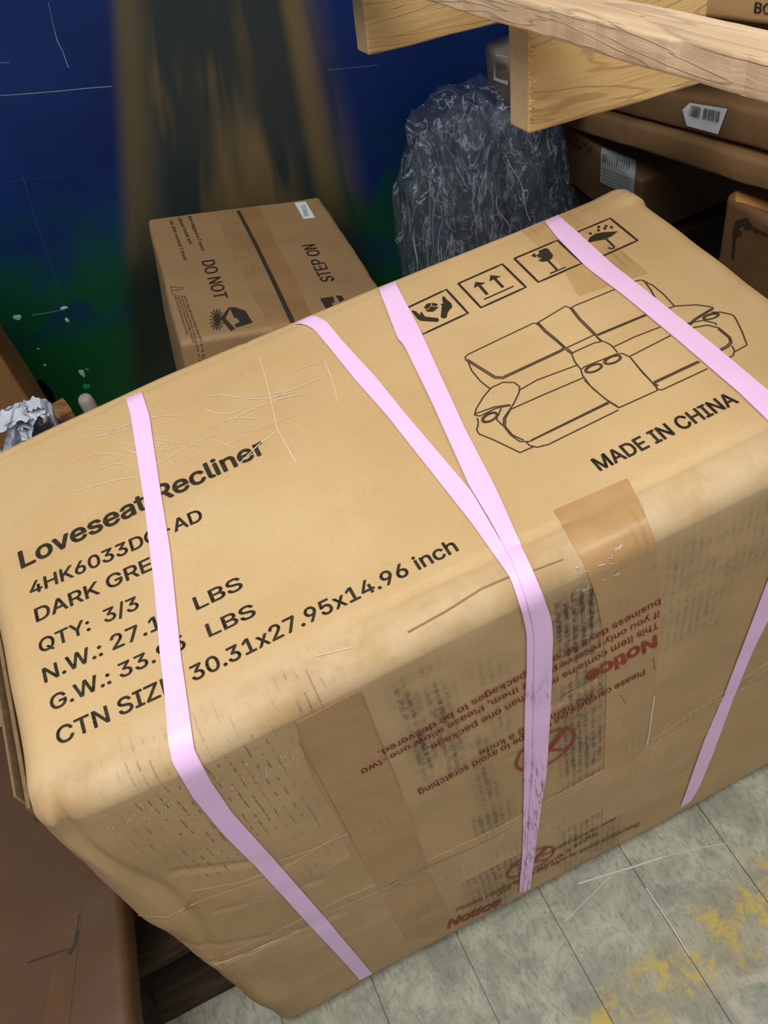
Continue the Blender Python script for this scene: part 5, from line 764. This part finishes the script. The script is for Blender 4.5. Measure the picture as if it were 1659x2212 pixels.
def rough_box(dims, res, amp, seed, ragged=0):
    def f(p, d):
        q = p + noise.noise_vector(p * 14 + Vector((seed, 0, 0))) * amp
        if ragged:
            e = noise.noise(Vector((p.y * 60, seed, p.z * 30))) * ragged
            if p.x < .002 or p.x > d[0] - .002: q.x += e
            q.z += noise.noise(Vector((p.x * 80, p.y * 6, seed))) * ragged * .5
        return q
    return soft_box(dims, .003, res, f)
def beam(y0, x0, L, hh, th, seed, label=None):
    me = rough_box((L, th, hh), .03, .0015, seed)
    me.transform(Matrix.Translation((x0, y0, 0)))
    o = link('stringer', me, [YW, YE], smooth=False)
    for p in me.polygons:
        if p.normal.x < -.8: p.material_index = 1
    o.parent = pal; return o
TH = .036
beam(0, 0, .205, hz, TH, 1)
q0 = loc((797, 121), 0)
beam(q0.y, q0.x, .21, hz, TH, 5)
# split chamfer sliver on the first beam's near edge
# deck board
a0 = loc((1010, 34), hz); a1 = loc((1659, 232), hz)
b0 = loc((1150, 0), hz + .022); b1 = loc((1659, 112), hz + .022)
x_l = (a0.x + a1.x) / 2; x_r = (b0.x + b1.x) / 2
print('board x', a0.x, a1.x, b0.x, b1.x, 'y', a0.y, a1.y)
bw = max(.05, x_r - x_l)
me = rough_box((bw, 1.02, .024), .012, .0014, 9, .0022); me.transform(Matrix.Translation((x_l, -.55, hz + .001)))
o = link('deck_board', me, PW); o.parent = pal
# raised sawn splits and splinters lying proud of the board
vs_p = []
for (fx, ya, yb, wd) in ((.42, .34, .02, .004), (.66, .22, -.10, .003)):
    A = Vector((x_l + bw * fx, ya, hz + .0262)); B = Vector((x_l + bw * (fx + .05), yb, hz + .0262)); rows = []
    for i in range(30):
        t = i / 29; c = A.lerp(B, t) + Vector((noise.noise(Vector((t * 9, 0, 0))) * .002, 0, 0))
        rows.append([(c + Vector((wd * s_, 0, .0022 if s_ == 0 else 0)), Vector((0, 0, 1))) for s_ in (-1, 0, 1)])
    me = slab(rows, .002); o = link('splinter_ridge', me, PW); o.parent = pal
def splinter(p, d, L, r_, m):
    d = d.normalized(); s1 = d.orthogonal().normalized(); s2 = d.cross(s1)
    vs = [p + s1 * r_, p - s1 * r_ * .5 + s2 * r_, p - s1 * r_ * .5 - s2 * r_, p + d * L]
    return vs, [(0, 1, 2), (0, 1, 3), (1, 2, 3), (2, 0, 3)]
parts = []
for i in range(26): 
    z = random.uniform(.01, hz - .01); parts.append(splinter(Vector((.0, -.001, z)), Vector((random.uniform(-.4, 1), random.uniform(-.5, -.1), random.uniform(-.5, .5))), random.uniform(.004, .02), .0007, YE))
o = link('splinters', merge('s', parts), plain('raw_splinter', lin(240, 206, 140), .8)); o.parent = pal; o['kind'] = 'stuff'
parts = [splinter(Vector((x_l + dx_, yy, hz + .022)), Vector((random.uniform(-1, -.2), random.uniform(-1, 1), .3)), random.uniform(.006, .013), .0006, PW) for dx_, yy in ((.002, -.12), (.002, -.13), (.003, -.10), (.002, .02), (.003, .08), (.002, .20))]
o = link('splinters', merge('s', parts), plain('pale_splinter', lin(250, 226, 190), .8)); o.parent = pal; o['kind'] = 'stuff'

# ================================================================== STACKED CARTONS AT THE RIGHT
brn = cardboard('old_shaded_board', lin(132, 100, 66), .55)  # tones of these three boards darkened to stand in for pallet shade
brn2 = cardboard('dull_shaded_board', lin(96, 72, 48), .6)
brn3 = cardboard('brown_shaded_board', lin(126, 96, 64), .5)
# long thin cartons whose left sides run back from the camera
XF = .665
pa = on_plane((1240, 281), (XF, 0, 0), Vector((1, 0, 0))); pb = on_plane((1659, 416), (XF, 0, 0), Vector((1, 0, 0)))
ey = (pa - pb).normalized(); ex = Vector((1, 0, -.05)); ex = (ex - ey * ex.dot(ey)).normalized(); ez = ex.cross(ey)
L = (pa - pb).length + .30
M1 = basis(pb - ey * .26, ex, ey, ez)
low = Carton('flat_carton', 'long flat brown carton under the barcoded one, right stack', (.42, L, .034), .006, .012, brn, M1, crush(.004, .002, 7))
M2 = basis(pb - ey * .26 + ez * .037 + ex * .010, ex, ey, ez)
up = Carton('flat_carton', 'long flat brown carton with a white barcode label beneath the pallet', (.42, L - .01, .042), .006, .012, brn3, M2, crush(.004, .002, 8))
v, f = up.poly([(1478, 236), (1494, 221), (1575, 235), (1555, 288), (1487, 270)], .0026)
if v: up.add('shipping_label', mesh('l', v, f), LABEL)
bars = []
for i in range(22):
    if i in (8, 9): continue
    t = i / 21; x0 = 1497 + 62 * t; y0 = 226 + 14 * t
    bars.append(up.line([(x0, y0), (x0 - 4, y0 + 23)], random.choice((.0006, .0011, .0015)), .0032))
up.add('barcode', merge('b', bars), INK)
# carton with the pale document pouch, behind
def flatbox(name, label, x0, x1, y0, y1, z0, z1, mat, seed, r_=.006, rotz=0, piv=None, amp=.003, **k):
    m = Matrix.Translation((x0, y0, z0)) @ Matrix.Rotation(rotz, 4, 'Z')
    return Carton(name, label, (x1 - x0, y1 - y0, z1 - z0), r_, .014, mat, m, crush(amp, .002, seed), **k)
cc = flatbox('cardboard_carton', 'shadowed brown carton with a grey document label under the flat cartons', .672, 1.0, .94, 1.15, .505, .60, brn2, 11)
v = None
GL = plain('grey_document_label', lin(150, 155, 158), .5)
cc.sheet('shipping_label', [(1300, 319), (1298, 393)], [(1374, 347), (1370, 426)], GL, .0012, .0006, N=14, K=10)
b_ = [cc.line([(1317 + 0 * i, 312 + 0), (1317, 312)], .001, .0018) for i in ()]
for i in range(12):
    x = 1306 + i * 4.8; y = 333 + i * 1.8; b_.append(cc.line([(x, y), (x - 1, y + 16)], random.choice((.001, .002)), .0022, seg=4))
for i in range(5): b_.append(cc.line([(1303, 362 + i * 7), (1364, 386 + i * 7)], .0006, .0022, seg=5))
cc.add('barcode', merge('b', b_), plain('grey_print', lin(70, 72, 76), .6))
text_on(cc, "69", (1238, 318), (1281, 332), (1240, 298), INK_THIN, .02, .001)
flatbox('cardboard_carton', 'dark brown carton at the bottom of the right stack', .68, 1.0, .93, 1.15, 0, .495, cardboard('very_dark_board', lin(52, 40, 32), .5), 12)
# near carton with ornate printed frame
nd = flatbox('cardboard_carton', 'worn carton with an ornate printed corner frame at the right edge', .662, 1.05, .30, .765, 0, .672, cardboard('ornate_carton_board', lin(118, 88, 58), .45), 13, .010, amp=.004)  # board tone darkened as well, in place of pallet shade
def c1(*p): return [(1180 + x * .2887, 180 + y * .2887) for x, y in p]
FRM = plain('faded_frame_print', lin(58, 44, 32), .7)
parts = [nd.line(c1((1395, 1310), (1405, 1200), (1412, 1110), (1440, 1060), (1480, 1030), (1520, 1045), (1560, 1085), (1659, 1135)), .0030, .001, seg=5), nd.line(c1((1408, 1310), (1416, 1200), (1425, 1130)), .0012, .001)]
for cx_, cy_, a in ((1440, 1050, 22), (1470, 1035, 18), (1500, 1030, 20), (1425, 1090, 18), (1418, 1125, 15), (1530, 1065, 16), (1450, 1120, 14), (1500, 1075, 12), (1570, 1095, 12)):
    parts.append(nd.line([c1((cx_ + a * math.cos(t * .7), cy_ + a * .9 * math.sin(t * .7)))[0] for t in range(10)], .0028, .001, seg=3))
nd.add('ornate_frame_print', merge('f', parts), FRM)
nd.sheet('packing_tape', c1((1330, 780), (1470, 830), (1659, 890)), c1((1330, 870), (1480, 900), (1659, 960)), tape_mat('orange_worn_tape', lin(190, 138, 76), .35), .0008, N=20)
# grey wrapped package at the wall
gw = cardboard('grey_wrapped_board', lin(120, 112, 102), .6, rough=.3)
g = flatbox('wrapped_package', 'grey film-wrapped package with a pale label behind the pallet beam', .575, .658, 1.055, 1.19, .665, .735, gw, 15, .008, cat='package')
v, f = g.poly([(1072, 118), (1098, 124), (1099, 184), (1068, 172)], .0015)
if v: g.add('shipping_label', mesh('l', v, f), plain('dusty_label', lin(176, 178, 178), .5))
b_ = [g.line([(1076 + i * 3, 132 + i), (1075 + i * 3, 146 + i)], .0012, .002) for i in range(7)]
g.add('barcode', merge('b', b_), INK_THIN)
# upper cartons on top of the pallet
def yawbox(name, label, pa_, pb_, z0, h, depth, ext, mat, seed, back=.0):
    A = onz(pa_, z0); B = onz(pb_, z0); e = (A - B).normalized(); n_ = Vector((e.y, -e.x, 0))
    if n_.x < 0: n_ = -n_
    if n_.cross(e).z < 0: pass
    m = basis(B - e * ext + n_ * back, n_, e, Vector((0, 0, 1)))
    return Carton(name, label, (depth, (A - B).length + ext + .12, h), .008, .014, mat, m, crush(.003, .003, seed))
ub = yawbox('cardboard_carton', 'brown carton with black lettering at the top right corner', (1388, 27), (1659, 60), .85, .26, .4, .25, cardboard('upper_carton_board', lin(196, 156, 106), .35), 21)
text_on(ub, "BOX2", (1629, 26), (1705, 36), (1631, 2), INK_THIN, .016, .001)
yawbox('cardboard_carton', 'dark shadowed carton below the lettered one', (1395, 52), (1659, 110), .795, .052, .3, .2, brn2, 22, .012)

# ================================================================== CLEAR PLASTIC WRAP BUNDLE
def film_mat(name, c, a, rough=.12):
    n = NT(name, rough, 1.0)
    v = n.obj((7, 7, 3)); r1 = n.noise(2, 4, .6, v, 2.2); r2 = n.noise(7, 4, .6, v, 1.2)
    n.bump(n.math('ADD', r1, n.math('MULTIPLY', r2, .4)), .7, .014)
    tr = n.n('BsdfTransparent'); mx = n.n('MixShader')
    ridge = n.step(n.math('PINGPONG', n.math('MULTIPLY', n.noise(1.6, 5, .6, v, 1.6), 6), .5), .38, .5)
    n.set('Base Color', n.mix(ridge, tuple(x * .6 for x in c[:3]) + (1,), lin(164, 174, 190)))  # ridges coloured paler to imitate sparkling highlights on the film
    n.put(mx.inputs[0], n.math('ADD', a, n.math('MULTIPLY', ridge, .4)))
    n.t.links.new(tr.outputs[0], mx.inputs[1]); n.t.links.new(n.b.outputs[0], mx.inputs[2])
    n.t.links.new(mx.outputs[0], n.t.nodes['Material Output'].inputs[0]); return n.m
def crumple(c, rad, seed, nu=110, nv=90, amp=.35, box=.45):
    vs, fs = [], []
    for j in range(nv + 1):
        th = math.pi * j / nv
        for i in range(nu):
            ph = 2 * math.pi * i / nu; d = Vector((math.sin(th) * math.cos(ph), math.sin(th) * math.sin(ph), math.cos(th)))
            q = Vector((d.x * 2.0, d.y * 2.0, d.z * .9)) + Vector((seed * 5, 0, 0))
            r1 = 1 - abs(noise.noise(q)) * 2; r2 = 1 - abs(noise.noise(q * 2.3 + Vector((9, 2, 1)))) * 2; r3 = 1 - abs(noise.noise(q * 5.5)) * 2
            k = 1 + amp * (r1 * .6 + r2 * .22 + r3 * .05 - .5)
            bx_ = (1 / max(.35, math.sqrt(d.x * d.x + d.y * d.y))) ** box
            vs.append(Vector(c) + Vector((d.x * rad[0] * bx_, d.y * rad[1] * bx_, d.z * rad[2])) * k)
    for j in range(nv):
        for i in range(nu):
            i2 = (i + 1) % nu; fs.append((j * nu + i, j * nu + i2, (j + 1) * nu + i2, (j + 1) * nu + i))
    return mesh('film', vs, fs)
fb = empty('plastic_wrap_bundle', (.50, 1.08, 0)); setp(fb, 'crumpled heap of clear stretch film hanging between blue wall and pallet', 'plastic wrap')
FM = film_mat('clear_stretch_film', lin(140, 150, 168), .15)
for c, rad, sd_, a in (((.515, 1.11, .45), (.135, .115, .25), 1, .30), ((.495, 1.09, .44), (.108, .09, .25), 4, .34), ((.52, 1.10, .42), (.088, .08, .24), 7, .4)):
    me = crumple(c, rad, sd_, amp=a); me.transform(Matrix.Translation((-.50, -1.08, 0)))
    o = link('film_layer', me, FM, smooth=True); o.parent = fb
GLN = plain('film_glint', lin(190, 200, 214), .15, .9, .2, 80)  # pale colour for strands that imitate highlights on the film
rows_ = []
for i in range(60):
    a = random.uniform(2.6, 5.8); z0 = random.uniform(.30, .66); L_ = random.uniform(.04, .16); rr = random.uniform(.85, 1.08); pts = []
    for k in range(9):
        z = z0 - L_ * k / 8; e = math.sqrt(max(.05, 1 - ((z - .45) / .27) ** 2)); aa = a + .035 * math.sin(k * .9 + i) + .02 * k * math.sin(i * 1.7)
        pts.append(Vector((.505 + .122 * rr * e * math.cos(aa), 1.10 + .108 * rr * e * math.sin(aa), z)))
    wd = random.uniform(.0004, .0011)
    rows_.append(slab([[(p + Vector((wd * s_, 0, 0)), Vector((0, -1, 0))) for s_ in (-1, 0, 1)] for p in pts], .0005))
for me in rows_:
    me.transform(Matrix.Translation((-.50, -1.08, 0))); o = link('film_highlight_strand', me, GLN if random.random() < .5 else FM); o.parent = fb
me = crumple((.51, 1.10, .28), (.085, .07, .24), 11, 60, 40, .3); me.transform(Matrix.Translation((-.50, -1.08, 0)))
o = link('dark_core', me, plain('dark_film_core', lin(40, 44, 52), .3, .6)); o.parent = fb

# ================================================================== LEFT SIDE THINGS
lb = cardboard('left_carton_board', lin(150, 108, 66), .4)
yl = 1.40
pr = on_plane((66, 868), (0, yl, 0), Vector((0, 1, 0))); pt = on_plane((2, 742), (0, yl, 0), Vector((0, 1, 0)))
lc = flatbox('cardboard_carton', 'film-covered brown carton at the left edge before the blue wall', pr.x - .36, pr.x + .0, yl, yl + .17, 0, pt.z, lb, 31)
lp = on_plane((12, 722), (0, yl, 0), Vector((0, 1, 0)))
flatbox('cardboard_carton', 'small dark brown carton on top at the far left edge', lp.x - .30, lp.x - .006, yl + .01, yl + .16, pt.z + .006, pt.z + .10, cardboard('left_upper_board', lin(110, 70, 44), .4), 32)
# wood block and pale tube near the wall foot
wb = on_plane((150, 905), (0, 1.33, 0), Vector((0, 1, 0)))
print('woodblock', wb)
WB = wood('brown_offcut', lin(170, 122, 76), lin(120, 80, 46), 2)
me = rough_box((.046, .045, .04), .012, .002, 40); 
o = link('wood_block', me, WB); o.location = (wb.x - .035, 1.33, max(0, wb.z - .03)); o.rotation_euler = (0, 0, .2)
setp(o, 'short brown wood offcut lying beside the pale tube', 'wood')
WBZ = o.location.z
tb = on_plane((182, 880), (0, 1.42, 0), Vector((0, 1, 0)))
def lathe(prof, n=24):
    vs, fs = [], []
    for r_, z in prof:
        for i in range(n): a = i / n * 6.2832; vs.append(Vector((r_ * math.cos(a), r_ * math.sin(a), z)))
    for k in range(len(prof) - 1):
        for i in range(n): j = (i + 1) % n; fs.append((k * n + i, k * n + j, (k + 1) * n + j, (k + 1) * n + i))
    fs.append(tuple(range(n))[::-1]); fs.append(tuple((len(prof) - 1) * n + i for i in range(n)))
    return mesh('lathe', vs, fs)
tt = on_plane((180, 856), (0, 1.42, 0), Vector((0, 1, 0)))
o = link('cardboard_tube', lathe([(.013, 0), (.014, .01), (.014, tt.z - .012), (.012, tt.z - .004), (.008, tt.z)]), plain('pale_tube', lin(176, 168, 160), .6), smooth=True)
o.location = (tt.x, 1.42, 0); setp(o, 'pale round-ended tube standing against the blue wall', 'tube')
o.name = 'plastic_tube'
# crumpled white bag
bp = on_plane((60, 935), (0, 1.18, 0), Vector((0, 1, 0)))
bag = empty('plastic_bag', (bp.x, 1.18, 0)); setp(bag, 'crumpled white and grey plastic bag behind the left end of the big carton', 'bag')
WHB = plain('white_bag_plastic', lin(206, 214, 224), .35, .5, .08, 20); DKB = plain('dark_bag_inside', lin(58, 52, 60), .35, .5, .2, 30)
me = crumple((0, .0, bp.z * .5 - .02), (.085, .06, bp.z * .5 - .0), 21, 70, 60, .5); o = link('bag_body', me, DKB); o.parent = bag
def ribbon(pts, wd, y, seed):
    rows = []
    P = [on_plane(q, (0, y, 0), Vector((0, 1, 0))) for q in pts]; out = []
    for i in range(len(P) - 1):
        for k in range(8): out.append(P[i].lerp(P[i + 1], k / 8))
    out.append(P[-1])
    for i, p in enumerate(out):
        t = (out[min(i + 1, len(out) - 1)] - out[max(i - 1, 0)]).normalized(); s_ = t.cross(Vector((0, -.8, .6))).normalized()
        ww = wd * (1 + .5 * noise.noise(Vector((i * .35, seed, 0))))
        rows.append([(p + s_ * ww * (k / 4 - .5) + Vector((0, -.012 * math.cos(k * 1.6 + seed) + noise.noise(Vector((i * .3, k, seed))) * .010, 0)), Vector((0, -1, 0))) for k in range(5)])
    me = slab(rows, .0008); me.transform(Matrix.Translation((-bag.location.x, -bag.location.y, 0))); o = link('bag_fold', me, WHB, smooth=False); o.parent = bag
ribbon([(30, 888), (44, 900), (40, 940), (32, 975), (22, 1000)], .034, 1.10, 1)
ribbon([(-30, 930), (0, 918), (30, 895), (60, 890), (80, 884), (104, 882)], .018, 1.10, 2)
ribbon([(48, 885), (70, 895), (95, 878), (112, 900)], .012, 1.10, 3)
ribbon([(60, 880), (85, 872), (108, 888), (122, 925), (122, 950)], .009, 1.10, 4)
ribbon([(-20, 960), (-5, 985), (10, 1000)], .018, 1.10, 5)
ribbon([(40, 930), (55, 925), (52, 960), (45, 985)], .016, 1.09, 6)
# ---- lower left carton on a low pallet
lbm = cardboard('lower_left_board', lin(94, 68, 46), .5, rough=.4)  # board colour darkened in place of the shade falling on this carton
LZ = .155
pm = Matrix.Translation((-.98, .10, LZ))
r1 = onz((291, 1975), .30); r2 = onz((284, 2212), .30)
print('lower left edge', r1, r2)
ang = math.atan2(r1.x - r2.x, r1.y - r2.y) * .4
mm = Matrix.Translation((r2.x, r2.y, LZ)) @ Matrix.Rotation(-ang, 4, 'Z') @ Matrix.Translation((-.62, -.20, 0))
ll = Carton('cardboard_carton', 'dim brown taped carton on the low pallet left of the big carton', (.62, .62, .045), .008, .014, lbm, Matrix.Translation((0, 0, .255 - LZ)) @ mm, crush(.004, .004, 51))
ll.sheet('packing_tape', [(128, 1990), (112, 2100), (95, 2212)], [(178, 1960), (165, 2080), (150, 2212)], tape_mat('dark_packing_tape', lin(100, 70, 44), .25), .0008, N=30)
flatbox('cardboard_carton', 'added dark box standing in for the shaded gap under the dim taped carton', -.95, -.43, .12, .70, .138, .246, cardboard('gap_shade_board', lin(40, 32, 24), .4), 55)  # its dark colour paints the shaded gap below the taped carton
GAP = plain('dark_torn_gap', lin(30, 26, 24), .5, .6)
parts = [ll.line([(172, 1975), (168, 2010), (160, 2050)], .002, .0014), ll.line([(168, 2010), (163, 2040), (150, 2062)], .004, .0014), ll.line([(60, 2080), (100, 2066), (150, 2050)], .0015, .0014)]
ll.add('torn_gap', merge('g', parts), GAP)
lp_ = empty('wooden_pallet', (-.62, .60, 0)); setp(lp_, 'low dark wooden pallet on the floor under the dim left carton', 'pallet')
DW = wood('dark_pallet_wood', lin(76, 62, 46), lin(50, 40, 30), 0)
def pb_(name, x0, x1, y0, y1, z0, z1, seed):
    me = rough_box((x1 - x0, y1 - y0, z1 - z0), .03, .0015, seed); me.transform(Matrix.Translation((x0 + .62, y0 - .60, z0)))
    o = link(name, me, DW); o.parent = lp_
for i, y0 in enumerate((.02, .20, .47, .64, .82)):
    pb_('deck_board', -1.05, -.262, y0, y0 + .10, .115, .135 + .0, 60 + i)
for i, y0 in enumerate((.05, .445, .80)):
    pb_('bottom_board', -1.05, -.262, y0, y0 + .09, 0, .018, 70 + i)
for i, x0 in enumerate((-1.04, -.72, -.42)):
    pb_('stringer', x0, x0 + .04, .03, .90, .018, .115, 80 + i)
# dark wood scrap just behind the right end of the big carton
me = rough_box((.07, .09, .04), .02, .003, 90)
o = link('wood_scrap', me, wood('reddish_scrap', lin(96, 62, 44), lin(60, 40, 30), 0)); o.location = (.575, .34, 0); o.rotation_euler = (0, 0, .1)
setp(o, 'dark reddish wood scrap on the floor at the right edge', 'wood')
